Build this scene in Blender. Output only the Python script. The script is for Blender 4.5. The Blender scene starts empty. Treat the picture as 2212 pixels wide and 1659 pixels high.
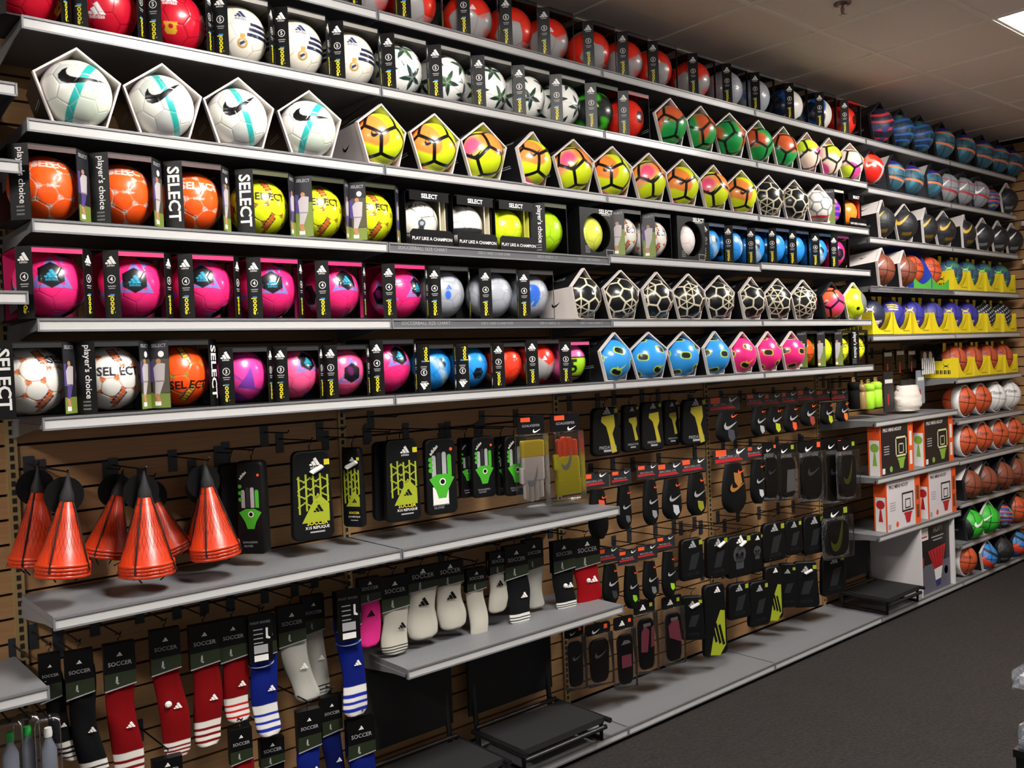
import bpy, bmesh, math, random
import numpy as np
from mathutils import Vector, Matrix

random.seed(7)
SC = bpy.context.scene
COL = SC.collection

# ------------------------------------------------------------------ camera
def make_camera():
    yaw, pitch, roll = (math.radians(a) for a in (40.713, -1.248, -2.409))
    fw = Vector((math.sin(yaw)*math.cos(pitch), math.cos(yaw)*math.cos(pitch), math.sin(pitch)))
    rt = Vector((math.cos(yaw), -math.sin(yaw), 0)); up = rt.cross(fw)
    r2 = math.cos(roll)*rt + math.sin(roll)*up; u2 = -math.sin(roll)*rt + math.cos(roll)*up
    cam = bpy.data.cameras.new('camera'); o = bpy.data.objects.new('camera', cam); COL.objects.link(o)
    m = Matrix((r2, u2, -fw)).transposed().to_4x4(); m.translation = (-.6726, -2.8839, 1.7907)
    o.matrix_world = m
    cam.sensor_width = 36; cam.lens = 36*1950/2212; cam.clip_start = .05
    SC.camera = o
make_camera()

# ------------------------------------------------------------------ world, exposure
w = bpy.data.worlds.new('store_ambient'); SC.world = w; w.use_nodes = True
w.node_tree.nodes['Background'].inputs[0].default_value = (1.0, .93, .89, 1)
w.node_tree.nodes['Background'].inputs[1].default_value = 0.17
SC.view_settings.view_transform = 'Standard'; SC.view_settings.look = 'None'
SC.view_settings.gamma = 1; SC.view_settings.use_curve_mapping = False
SC.view_settings.exposure = 1.15
LAMP = 37

# ------------------------------------------------------------------ helpers
def lin(c):
    if isinstance(c, str):
        c = [int(c[i:i+2], 16)/255 for i in (0, 2, 4)]
    return tuple(x/12.92 if x <= .04045 else ((x+.055)/1.055)**2.4 for x in c)
MATS = {}
def mat(name, color, rough=.5, metal=0., var=.0, scale=40., bump=0., bscale=300., emit=0, alpha=1., coat=0., spec=.5):
    if name in MATS: return MATS[name]
    m = bpy.data.materials.new(name); m.use_nodes = True; nt = m.node_tree; b = nt.nodes['Principled BSDF']
    c = lin(color)
    b.inputs['Base Color'].default_value = (*c, 1); b.inputs['Roughness'].default_value = rough
    b.inputs['Metallic'].default_value = metal; b.inputs['Specular IOR Level'].default_value = spec
    b.inputs['Coat Weight'].default_value = coat; b.inputs['Coat Roughness'].default_value = .12
    if var or bump:
        tc = nt.nodes.new('ShaderNodeTexCoord'); n = nt.nodes.new('ShaderNodeTexNoise')
        n.inputs['Scale'].default_value = scale; n.inputs['Detail'].default_value = 4
        nt.links.new(tc.outputs['Object'], n.inputs['Vector'])
        if var:
            r = nt.nodes.new('ShaderNodeMix'); r.data_type = 'RGBA'
            r.inputs[6].default_value = (*[x*(1-var) for x in c], 1); r.inputs[7].default_value = (*[min(1, x*(1+var)) for x in c], 1)
            nt.links.new(n.outputs['Fac'], r.inputs[0]); nt.links.new(r.outputs[2], b.inputs['Base Color'])
        if bump:
            n2 = nt.nodes.new('ShaderNodeTexNoise'); n2.inputs['Scale'].default_value = bscale
            nt.links.new(tc.outputs['Object'], n2.inputs['Vector'])
            bp = nt.nodes.new('ShaderNodeBump'); bp.inputs['Strength'].default_value = bump; bp.inputs['Distance'].default_value = .002
            nt.links.new(n2.outputs['Fac'], bp.inputs['Height']); nt.links.new(bp.outputs[0], b.inputs['Normal'])
    if emit:
        b.inputs['Emission Color'].default_value = (*c, 1); b.inputs['Emission Strength'].default_value = emit
    MATS[name] = m
    return m
def attr_mat(name, rough, bump=0., bscale=300., coat=0., metal=0., spec=.5):
    m = mat(name, (.5, .5, .5), rough, metal, bump=bump, bscale=bscale, coat=coat, spec=spec)
    nt = m.node_tree; a = nt.nodes.new('ShaderNodeVertexColor'); a.layer_name = 'Col'
    nt.links.new(a.outputs[0], nt.nodes['Principled BSDF'].inputs['Base Color'])
    return m
def clear_mat(name, tint=(.95, .97, 1), gloss=.12):
    if name in MATS: return MATS[name]
    m = bpy.data.materials.new(name); m.use_nodes = True; nt = m.node_tree; nt.nodes.clear()
    o = nt.nodes.new('ShaderNodeOutputMaterial'); mx = nt.nodes.new('ShaderNodeMixShader')
    t = nt.nodes.new('ShaderNodeBsdfTransparent'); t.inputs[0].default_value = (*tint, 1)
    g = nt.nodes.new('ShaderNodeBsdfGlossy'); g.inputs['Roughness'].default_value = .15
    n = nt.nodes.new('ShaderNodeTexNoise'); n.inputs['Scale'].default_value = 25
    b = nt.nodes.new('ShaderNodeBump'); b.inputs['Strength'].default_value = .5; b.inputs['Distance'].default_value = .01
    nt.links.new(n.outputs['Fac'], b.inputs['Height']); nt.links.new(b.outputs[0], g.inputs['Normal'])
    fr = nt.nodes.new('ShaderNodeFresnel'); fr.inputs[0].default_value = 1.4
    ad = nt.nodes.new('ShaderNodeMath'); ad.operation = 'ADD'; ad.inputs[1].default_value = gloss
    nt.links.new(fr.outputs[0], ad.inputs[0]); nt.links.new(ad.outputs[0], mx.inputs[0])
    nt.links.new(t.outputs[0], mx.inputs[1]); nt.links.new(g.outputs[0], mx.inputs[2]); nt.links.new(mx.outputs[0], o.inputs[0])
    MATS[name] = m
    return m

class MB:
    """collects polygons with materials; build() links them as one mesh object"""
    def __init__(s): s.v = []; s.f = []; s.m = []; s.mats = []; s.sm = []
    def mi(s, m):
        if m not in s.mats: s.mats.append(m)
        return s.mats.index(m)
    def add(s, vs, fs, m, smooth=False):
        o = len(s.v); k = s.mi(m); s.v += [tuple(v) for v in vs]
        for f in fs: s.f.append([i+o for i in f]); s.m.append(k); s.sm.append(smooth)
        return s
    def box(s, x0, x1, y0, y1, z0, z1, m):
        vs = [(x, y, z) for x in (x0, x1) for y in (y0, y1) for z in (z0, z1)]
        return s.add(vs, [(0, 1, 3, 2), (4, 6, 7, 5), (0, 4, 5, 1), (2, 3, 7, 6), (0, 2, 6, 4), (1, 5, 7, 3)], m)
    def loft(s, rings, m, cap=True, smooth=True, closed=True):
        n = len(rings[0]); vs = [p for r in rings for p in r]; fs = []
        for i in range(len(rings)-1):
            for j in range(n if closed else n-1):
                a, b = i*n+j, i*n+(j+1) % n
                fs.append((a, b, b+n, a+n))
        s.add(vs, fs, m, smooth)
        if cap and closed:
            s.add(rings[0], [tuple(range(n))[::-1]], m); s.add(rings[-1], [tuple(range(n))], m)
        return s
    def tube(s, path, r, m, n=8):
        rings = []; P = [Vector(p) for p in path]
        for i, p in enumerate(P):
            d = (P[min(i+1, len(P)-1)]-P[max(i-1, 0)]).normalized()
            a = d.cross(Vector((0, 0, 1)) if abs(d.z) < .9 else Vector((1, 0, 0))).normalized(); b = d.cross(a)
            rings.append([p+(a*math.cos(t)+b*math.sin(t))*r for t in [2*math.pi*k/n for k in range(n)]])
        return s.loft(rings, m)
    def slab(s, outline, y0, y1, m, bev=.0, smooth=False):
        """outline (x,z) extruded from y0 (front) to y1 (back); bev rounds the front and back rims"""
        cx = sum(p[0] for p in outline)/len(outline); cz = sum(p[1] for p in outline)/len(outline)
        hw = max(abs(p[0]-cx) for p in outline); hh = max(abs(p[1]-cz) for p in outline)
        def ring(y, i): return [(cx+(x-cx)*(1-i/hw), y, cz+(z-cz)*(1-i/hh)) for x, z in outline]
        if bev:
            rings = [ring(y0, bev), ring(y0+bev*.3, bev*.3), ring(y0+bev, 0), ring(y1-bev, 0), ring(y1, bev)]
        else: rings = [ring(y0, 0), ring(y1, 0)]
        return s.loft(rings, m, smooth=smooth)
    def flat(s, polys, m, org=(0, 0, 0), ux=(1, 0, 0), uy=(0, 0, 1), sc=1., rot=0.):
        """2D polygons (or (verts, faces)) laid on a plane"""
        O, X, Y = Vector(org), Vector(ux), Vector(uy); c, q = math.cos(rot), math.sin(rot)
        for p in polys:
            vs, fs = p if isinstance(p, tuple) else (p, [tuple(range(len(p)))])
            s.add([O+X*((x*c-y*q)*sc)+Y*((x*q+y*c)*sc) for x, y in vs], fs, m)
        return s
    def mesh(s, name):
        me = bpy.data.meshes.new(name); me.from_pydata(s.v, [], s.f)
        for m in s.mats: me.materials.append(m)
        me.polygons.foreach_set('material_index', s.m); me.polygons.foreach_set('use_smooth', s.sm)
        me.update(); return me
def put(name, me, parent=None, loc=(0, 0, 0), rot=(0, 0, 0)):
    o = bpy.data.objects.new(name, me); COL.objects.link(o); o.location = loc; o.rotation_euler = rot; o.parent = parent
    return o
def tag(o, label, cat, group=None):
    o['label'] = label; o['category'] = cat
    if group: o['group'] = group
    return o
def thing(name, label, cat, loc, rz=0, group=None):
    o = bpy.data.objects.new(name, None); COL.objects.link(o); o.location = loc; o.rotation_euler = (0, 0, rz)
    o.empty_display_size = .05
    return tag(o, label, cat, group)
def struct(o): o['kind'] = 'structure'; return o
CACHE = {}
def cached(key, fn):
    if key not in CACHE: CACHE[key] = fn()
    return CACHE[key]
_txt = {}
def text2d(t, bold=0., spacing=1.):
    """text as (verts, faces), cap height about .7, centred on x, baseline at 0"""
    k = (t, bold, spacing)
    if k in _txt: return _txt[k]
    cu = bpy.data.curves.new('t', 'FONT'); cu.body = t; cu.align_x = 'CENTER'; cu.resolution_u = 2; cu.offset = bold; cu.space_character = spacing
    o = bpy.data.objects.new('t', cu); COL.objects.link(o)
    me = bpy.data.meshes.new_from_object(o)
    r = ([(v.co.x, v.co.y) for v in me.vertices], [tuple(p.vertices) for p in me.polygons])
    bpy.data.objects.remove(o); bpy.data.curves.remove(cu); bpy.data.meshes.remove(me)
    _txt[k] = r
    return r
SWOOSH = [[(0, .2), (.02, .1), (.1, .02), (.22, 0), (.35, .03), (.55, .12), (.77, .26), (1, .42), (.7, .3), (.5, .22), (.35, .18), (.24, .18), (.17, .22), (.14, .3), (.16, .42), (.06, .33)]]
SWOOSH = [[(x-.45, y-.2) for x, y in SWOOSH[0]]]
BARS = [[(.08, 0), (.30, 0), (.20, .18), (.02, .10)], [(.36, 0), (.62, 0), (.40, .40), (.19, .29)], [(.68, 0), (.96, 0), (.58, .66), (.36, .54)]]
BARS = [[(x-.5, y) for x, y in p] for p in BARS]
def disc(r, n=20, cx=0, cy=0): return [(cx+r*math.cos(2*math.pi*i/n), cy+r*math.sin(2*math.pi*i/n)) for i in range(n)]
def ringp(r0, r1, n=24):
    return ([(r*math.cos(2*math.pi*i/n), r*math.sin(2*math.pi*i/n)) for r in (r0, r1) for i in range(n)],
            [(i, (i+1) % n, (i+1) % n+n, i+n) for i in range(n)])
def arcstroke(f, n=8, t=.16):
    P = [f(i/(n-1)) for i in range(n)]
    return ([(x, y-t/2) for x, y in P]+[(x, y+t/2) for x, y in P], [(i, i+1, i+1+n, i+n) for i in range(n-1)])
ARCS = [arcstroke(lambda u: (u-.5, .42-1.6*(.25-(u-.5)**2)*1.25)), arcstroke(lambda u: (u-.5, -.42+1.6*(.25-(u-.5)**2)*1.25))]
def rect(x0, x1, y0, y1): return [(x0, y0), (x1, y0), (x1, y1), (x0, y1)]
def rrect(w, h, r, n=4, top=1., bot=1.):
    """rounded rectangle outline, top edge at z 0 going down to -h; top / bot scale the width"""
    P = []
    for cx, cz, a0 in ((w/2-r, -r, 0), (-w/2+r, -r, 90), (-w/2+r, -h+r, 180), (w/2-r, -h+r, 270)):
        for i in range(n+1):
            a = math.radians(a0+90*i/n); x, z = cx+r*math.cos(a), cz+r*math.sin(a)
            k = top+(bot-top)*(-z/h); P.append((x*k, z))
    return P

# ------------------------------------------------------------------ materials
M_white = mat('white_print', 'e8e6e2', .5)
M_black = mat('black_card', '070708', .4, var=.15, spec=.25)
M_blackm = mat('black_fabric', '070708', .85, spec=.2, bump=.3, bscale=500)
M_steel = mat('grey_painted_steel', '707174', .42, var=.04, scale=8)
M_lip = mat('pale_price_rail', 'b2b1b0', .24, var=.03, scale=6)
M_rail = mat('rail_edge', '6a6a6c', .35)
M_sizechart = mat('dark_rail_insert', '55565a', .35)
M_wood = None
M_dark = mat('dark_groove', '1a110b', .9)
M_peg = mat('black_peg_steel', '111214', .4, metal=.3)
M_plate = mat('bluegrey_peg_plate', '23272e', .5)
M_nikew = mat('white_box_card', 'cdc4c0', .5, var=.03)
M_yell = mat('yellow_print', 'd8cc1c', .5)
M_blue = mat('blue_print', '2f7fc0', .5)
M_greyp = mat('grey_print', '9a9a9c', .5)
M_clear = clear_mat('clear_plastic')
M_bag = clear_mat('clear_bag_film', (.97, .98, .99), .01)
M_ball = attr_mat('glossy_ball_skin', .3, coat=.35)
M_bask = attr_mat('pebbled_ball_skin', .5, bump=.5, bscale=260)
M_cloth = attr_mat('knit_cloth', .95, bump=.35, bscale=600, spec=.08)
# ------------------------------------------------------------------ setting
Z = dict(R0=3.14, R1=2.856, R2=2.561, R3=2.27, R4=1.981, R5=1.692, L1=1.105, L2=.642, B=.06, Q1=2.832, Q2=2.512, Q3=2.197, Q4=1.881,
         Q5=1.55, Q6=1.246, Q7=.95, Q8=.633, Q9=.33, P1=1.325, P2=.956, P3=.581)
BAY = 1.22; WALL = .41; CEIL = 3.465; XR = 7.44

def wood_material():
    m = mat('tan_slat_board', 'a87c50', .6); nt = m.node_tree; b = nt.nodes['Principled BSDF']
    tc = nt.nodes.new('ShaderNodeTexCoord'); mp = nt.nodes.new('ShaderNodeMapping'); mp.inputs['Scale'].default_value = (1.5, 1, 28)
    n = nt.nodes.new('ShaderNodeTexNoise'); n.inputs['Scale'].default_value = 6; n.inputs['Detail'].default_value = 6
    r = nt.nodes.new('ShaderNodeValToRGB'); r.color_ramp.elements[0].color = (*lin('84603a'), 1); r.color_ramp.elements[1].color = (*lin('a98156'), 1)
    nt.links.new(tc.outputs['Object'], mp.inputs[0]); nt.links.new(mp.outputs[0], n.inputs['Vector']); nt.links.new(n.outputs['Fac'], r.inputs[0]); nt.links.new(r.outputs[0], b.inputs['Base Color'])
    return m
M_wood = wood_material()
def carpet_material():
    m = mat('brown_carpet', '4b433d', .95); nt = m.node_tree; b = nt.nodes['Principled BSDF']
    tc = nt.nodes.new('ShaderNodeTexCoord')
    n1 = nt.nodes.new('ShaderNodeTexNoise'); n1.inputs['Scale'].default_value = 60; n1.inputs['Detail'].default_value = 6
    n2 = nt.nodes.new('ShaderNodeTexNoise'); n2.inputs['Scale'].default_value = 9; n2.inputs['Detail'].default_value = 8; n2.inputs['Roughness'].default_value = .7
    mp = nt.nodes.new('ShaderNodeMapping'); mp.inputs['Scale'].default_value = (1, 3, 1)
    nt.links.new(tc.outputs['Object'], mp.inputs[0])
    r1 = nt.nodes.new('ShaderNodeValToRGB'); r1.color_ramp.elements[0].position = .36; r1.color_ramp.elements[1].position = .66
    r1.color_ramp.elements[0].color = (*lin('0a0807'), 1); r1.color_ramp.elements[1].color = (*lin('281f1b'), 1)
    r2 = nt.nodes.new('ShaderNodeValToRGB'); r2.color_ramp.elements[0].position = .36; r2.color_ramp.elements[1].position = .48
    r2.color_ramp.elements[0].color = (.4, .4, .42, 1); r2.color_ramp.elements[1].color = (1, 1, 1, 1)
    mx = nt.nodes.new('ShaderNodeMix'); mx.data_type = 'RGBA'; mx.blend_type = 'MULTIPLY'; mx.inputs[0].default_value = 1
    nt.links.new(tc.outputs['Object'], n1.inputs['Vector']); nt.links.new(mp.outputs[0], n2.inputs['Vector'])
    nt.links.new(n1.outputs['Fac'], r1.inputs[0]); nt.links.new(n2.outputs['Fac'], r2.inputs[0])
    nt.links.new(r1.outputs[0], mx.inputs[6]); nt.links.new(r2.outputs[0], mx.inputs[7]); nt.links.new(mx.outputs[2], b.inputs['Base Color'])
    bp = nt.nodes.new('ShaderNodeBump'); bp.inputs['Strength'].default_value = .8; bp.inputs['Distance'].default_value = .006
    nt.links.new(n1.outputs['Fac'], bp.inputs['Height']); nt.links.new(bp.outputs[0], b.inputs['Normal'])
    return m
M_carpet = carpet_material()
M_tile = mat('ceiling_tile', 'f0e4dc', .9, var=.03, scale=30, bump=.25, bscale=220)
M_tbar = mat('ceiling_grid_bar', 'f4ebe2', .5)
M_lamp = mat('lamp_diffuser', 'fffaf4', .5, emit=LAMP)

fl = struct(put('floor', MB().box(-4, XR+.2, -6.5, .6, -.05, 0, M_carpet).mesh('floor')))
wb = struct(put('wall_back', MB().box(-2.44, XR+.12, .435, .6, 0, CEIL+.1, M_dark).mesh('wall_back')))
PITCH = .0805
plank = MB().box(.006, BAY-.006, WALL, .436, .004, PITCH-.005, M_wood).mesh('plank')
for b in range(-1, 6):
    for k in range(42):
        put('plank', plank, wb, (b*BAY, 0, .066+k*PITCH))
M_up = mat('tan_upright_steel', '9c8458', .45, metal=.2)
upm = MB().box(-.017, .017, WALL-.008, .436, .06, CEIL-.02, M_up)
um = upm.mesh('upright')
sl = MB()
for k in range(120): sl.box(-.006, .006, WALL-.0095, WALL-.007, .09+k*.028, .107+k*.028, M_dark)
slm = sl.mesh('slots')
for b in range(0, 7):
    u = put('upright', um, wb, (b*BAY, 0, 0)); s_ = put('slots', slm, u); s_['kind'] = 'stuff'
wr = struct(put('wall_right', MB().box(XR+.025, XR+.2, -3.4, .435, 0, CEIL+.1, M_dark).mesh('wall_right')))
plank2 = MB().box(XR, XR+.026, -3.4, .43, .004, PITCH-.005, M_wood).mesh('plank_long')
for k in range(42): put('plank', plank2, wr, (0, 0, .066+k*PITCH))

# ceiling: dropped tiles in a grid of bars, lamps in some of the cells
ce = struct(put('ceiling', MB().box(-4, XR+.2, -6.5, .6, CEIL+.03, CEIL+.1, M_tile).mesh('ceiling')))
T = .61; X0 = .05; Y0 = -.37
tile = MB().box(.012, T-.012, .012, T-.012, 0, .02, M_tile).mesh('tile')
lampcells = set()
LAMPS = [(X0+7*T+k*6*T, Y0-3*T-j*6*T) for k in (-2, -1, 0) for j in (0,)]
for lx, ly in LAMPS:
    lampcells |= {(round((lx-X0)/T), round((ly-Y0)/T)+i) for i in (0, 1)}
i0, i1, j0, j1 = -6, 12, -10, 0
for i in range(i0, i1):
    for j in range(j0, j1+1):
        if (i, j) in lampcells: continue
        put('tile', tile, ce, (X0+i*T, Y0+j*T, CEIL+.004))
for i in range(i0, i1+1): put('grid_bar', cached('gb_y', lambda: MB().box(-.012, .012, -6, .43, CEIL-.003, CEIL+.02, M_tbar).mesh('grid_bar')), ce, (X0+i*T, 0, 0))
for j in range(j0, j1+2): put('grid_bar', cached('gb_x', lambda: MB().box(-3.7, XR, -.012, .012, CEIL-.0035, CEIL+.02, M_tbar).mesh('grid_bar')), ce, (0, Y0+j*T, 0))
lamp_names = [p+q for p in ('left of the viewer, ', 'over the first ball bays, ', 'toward the top right corner, ') for q in ("row nearest the shelves",)]
for n, (lx, ly) in enumerate(LAMPS):
    t = thing('ceiling_lamp', 'recessed fluorescent ceiling panel '+lamp_names[n], 'lamp', (lx+T/2, ly+T, CEIL), group='ceiling light panels')
    put('diffuser', cached('diff', lambda: MB().box(-T/2+.03, T/2-.03, -T+.03, T-.03, .006, .012, M_lamp).mesh('diffuser')), t)
    fr = MB()
    for a in ((-T+.012, T-.012, -T/2+.012, -T/2+.03), (-T+.012, T-.012, T/2-.03, T/2-.012), (-T+.012, -T+.03, -T/2+.03, T/2-.03), (T-.03, T-.012, -T/2+.03, T/2-.03)):
        fr.box(a[2], a[3], a[0], a[1], 0, .02, M_tbar)
    put('lamp_frame', cached('lfr', lambda: fr.mesh('lamp_frame')), t)
# sprinkler head
sx, sy = (3.467, -0.639)
t = thing('sprinkler_head', 'small metal fire sprinkler head on the ceiling tile', 'sprinkler', (sx, sy, CEIL))
M_brass = mat('sprinkler_metal', '8a7a74', .35, metal=.8); M_redb = mat('sprinkler_bulb', 'a04038', .3)
put('escutcheon', MB().loft([[(r*math.cos(a), r*math.sin(a), z) for a in [k*math.pi/8 for k in range(16)]] for r, z in ((.04, .004), (.04, -.004), (.02, -.012))], M_brass).mesh('escutcheon'), t)
put('frame_arms', MB().tube([(0, 0, -.01), (.015, 0, -.025), (.012, 0, -.045), (0, 0, -.055)], .003, M_brass).tube([(0, 0, -.01), (-.015, 0, -.025), (-.012, 0, -.045), (0, 0, -.055)], .003, M_brass).mesh('frame_arms'), t)
put('bulb', MB().tube([(0, 0, -.012), (0, 0, -.05)], .003, M_redb).mesh('bulb'), t)
put('deflector', MB().loft([[(.018*math.cos(a), .018*math.sin(a), z) for a in [k*math.pi/8 for k in range(16)]] for z in (-.055, -.058)], M_brass).mesh('deflector'), t)

# shelves -------------------------------------------------------------
LIP = .036
def shelf(x0, x1, z, label, depth=WALL-.006, front=0., chart=None, holes=False, base=False):
    L = x1-x0; t = thing('shelf', label, 'shelf', (x0, 0, z), group='grey metal wall shelves' if not base else 'grey base decks')
    def deck():
        m = MB().box(.004, L-.004, front+.004, depth, -.022, 0, M_steel)
        if holes:
            for i in range(int(L/.03)):
                for j in (0, 1): m.box(.02+i*.03+j*.01, .025+i*.03+j*.01, front+.03+j*.02, front+.035+j*.02, 0, .0004, M_rail)
        return m.mesh('deck')
    put('deck', cached(('deck', round(L, 3), depth, front, holes), deck), t)
    lm = M_sizechart if chart else M_lip
    def lip():
        m = MB()   # rail: upper bead, recessed insert, lower bead, end caps
        m.box(.002, L-.002, front-.004, front+.006, -.006, .001, M_rail)
        m.box(.002, L-.002, front+.0, front+.006, -LIP+.004, -.006, lm)
        m.box(.002, L-.002, front-.004, front+.006, -LIP-.002, -LIP+.004, M_steel)
        m.box(0, .005, front-.004, front+.008, -LIP-.002, .001, M_steel); m.box(L-.005, L, front-.004, front+.008, -LIP-.002, .001, M_steel)
        return m.mesh('price_rail')
    pr = put('price_rail', cached(('lip', round(L, 3), front, bool(chart)), lip), t)
    if chart:
        m = MB()
        for txt, tx, h in chart: m.flat([text2d(txt)], M_greyp, (tx, front-.0012, -LIP*.5-.004), sc=h)
        put('rail_lettering', m.mesh('rail_lettering'), pr)
    if not base:
        def brk(): return MB().slab([(front+.02, -.022), (depth, -.022), (depth, -.075), (depth-.05, -.07), (front+.1, -.038), (front+.02, -.034)], 0, .003, M_steel).mesh('bracket')
        bm_ = cached(('brk', depth, front), brk)
        for xx in (.0045, L-.0015):
            o = put('bracket', bm_, t, (xx, 0, 0), (0, 0, math.pi/2))
    return t
ORD = ['first', 'second', 'third', 'fourth', 'fifth', 'sixth', 'seventh', 'eighth', 'ninth', 'tenth', 'eleventh', 'twelfth', 'thirteenth', 'fourteenth']
ROWN = dict(R0='top shelf', R1='second shelf', R2='third shelf', R3='fourth shelf', R4='fifth shelf', R5='sixth shelf',
            Q1='basketball shelf two', Q2='basketball shelf three', Q3='basketball shelf four', Q4='basketball shelf five',
            Q5='basketball shelf six', Q6='basketball shelf seven', Q7='basketball shelf eight', Q8='basketball shelf nine', Q9='basketball shelf ten', QB='basketball floor deck')
DZ = {('R3', 2): .012, ('R3', 3): .026}
SIZECHART = [('SOCCERBALL SIZE CHART', .16, .02), ('SIZE 5 / AGES 12 AND OVER', .52, .014), ('SIZE 4 / AGES 8 - 12', .82, .014), ('SIZE 3 / AGES UNDER 8', 1.08, .014)]
for r in ('R0', 'R1', 'R2', 'R3', 'R4', 'R5'):
    for b in range(0, 6 if r == 'R0' else 4):
        ch = SIZECHART if (r in ('R3', 'R4') and b == 1) else None
        shelf(b*BAY+.002, (b+1)*BAY-.002, Z[r]+DZ.get((r, b), 0), 'grey shelf%s, %s bay from left, %s of balls' % (' with size chart rail' if ch else '', ORD[b], ROWN[r].replace('shelf', 'row')), chart=ch)
for r in ('Q1', 'Q2', 'Q3', 'Q4'):
    for b in (4, 5):
        ch = [('BASKETBALL SIZE CHART', .2, .018), ('SIZE 7', .55, .014), ('SIZE 6', .75, .014), ('SIZE 5', .95, .014)] if (r == 'Q3' and b == 4) else None
        shelf(b*BAY+.002, (b+1)*BAY-.002, Z[r], 'grey shelf%s in %s basketball bay, %s' % (' with chart rail' if ch else '', ORD[b-4], ROWN[r]), chart=ch)
for r in ('Q5', 'Q6', 'Q7', 'Q8', 'Q9'):
    shelf(5*BAY+.002, 6*BAY-.002, Z[r], 'grey shelf at far right end holding balls, '+ROWN[r])
shelf(4*BAY+.002, 5*BAY-.002, Z['P1'], 'grey shelf just above the dark hoop boxes', holes=True)
shelf(4*BAY+.002, 5*BAY-.002, Z['P2'], 'grey shelf carrying the two dark hoop boxes')
shelf(4*BAY+.002, 5*BAY-.002, Z['P3'], 'grey shelf carrying the two white hoop boxes')
shelf(.002, BAY-.002, Z['L1'], 'long grey shelf under the orange training cones', holes=True)
shelf(BAY+.002, 2*BAY-.002, Z['L1'], 'grey shelf under the goalkeeper glove packs', holes=True)
shelf(BAY+.002, 2*BAY-.002, Z['L2'], 'grey shelf with white socks hanging over it', holes=True)
for b in range(0, 6):
    shelf(b*BAY+.002, (b+1)*BAY-.002, Z['B'], 'grey base deck on the carpet, %s bay from left' % ORD[b], holes=b in (1, 2, 3), base=True)
shelf(-BAY+.002, -.018, 2.656, 'grey shelf end at left edge beside white pentagon boxes')
shelf(-BAY+.002, -.018, 2.435, 'grey shelf end at left edge beside orange ball boxes')
shelf(-BAY+.002, -.018, 2.06, 'grey shelf end at left edge beside pink ball boxes')
shelf(-BAY+.002, -.018, .91, 'grey shelf at lower left edge with holes in its deck', holes=True)
M_kick = mat('dark_plinth', '17161a', .7)
for b in range(0, 6):
    tag(put('plinth', cached('plinth', lambda: MB().box(.01, BAY-.01, .03, WALL, 0, .0375, M_kick).mesh('plinth')), None, (b*BAY, 0, 0)), 'dark plinth under the base deck, %s bay from left' % ORD[b], 'plinth', 'dark plinths')
for k, zz in enumerate((2.78, 2.47, 2.15)):
    tag(put('side_wall_shelf', cached('sws', lambda: MB().box(XR-.1, XR-.002, -2.4, -.03, -.02, 0, M_steel).box(XR-.106, XR-.1, -2.4, -.03, -.036, .001, M_lip).mesh('side_wall_shelf')), None, (0, 0, zz)), 'grey shelf on the right side wall, %s from top' % ORD[k], 'shelf', 'side wall shelves')
# ------------------------------------------------------------------ ball skins (colour printed per vertex, seams pressed in)
def ico(n):
    bm = bmesh.new(); bmesh.ops.create_icosphere(bm, subdivisions=n, radius=1)
    D = np.array([v.co[:] for v in bm.verts]); F = np.array([[v.index for v in f.verts] for f in bm.faces]); bm.free()
    D /= np.linalg.norm(D, axis=1)[:, None]
    return D, F
ICO = {}
PHI = (1+5**.5)/2
def unit(a): a = np.array(a, float); return a/np.linalg.norm(a, axis=1)[:, None]
V12 = unit([p for s in (1, -1) for t in (1, -1) for p in ((0, s, t*PHI), (s, t*PHI, 0), (t*PHI, 0, s))])
V20 = unit([(a, b, c) for a in (1, -1) for b in (1, -1) for c in (1, -1)]+[p for s in (1, -1) for t in (1, -1) for p in ((s/PHI, 0, t*PHI), (0, t*PHI, s/PHI), (t*PHI, s/PHI, 0))])
def rotm(rx, ry, rz): return np.array(Matrix.Rotation(rz, 3, 'Z') @ Matrix.Rotation(ry, 3, 'Y') @ Matrix.Rotation(rx, 3, 'X'))
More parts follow.
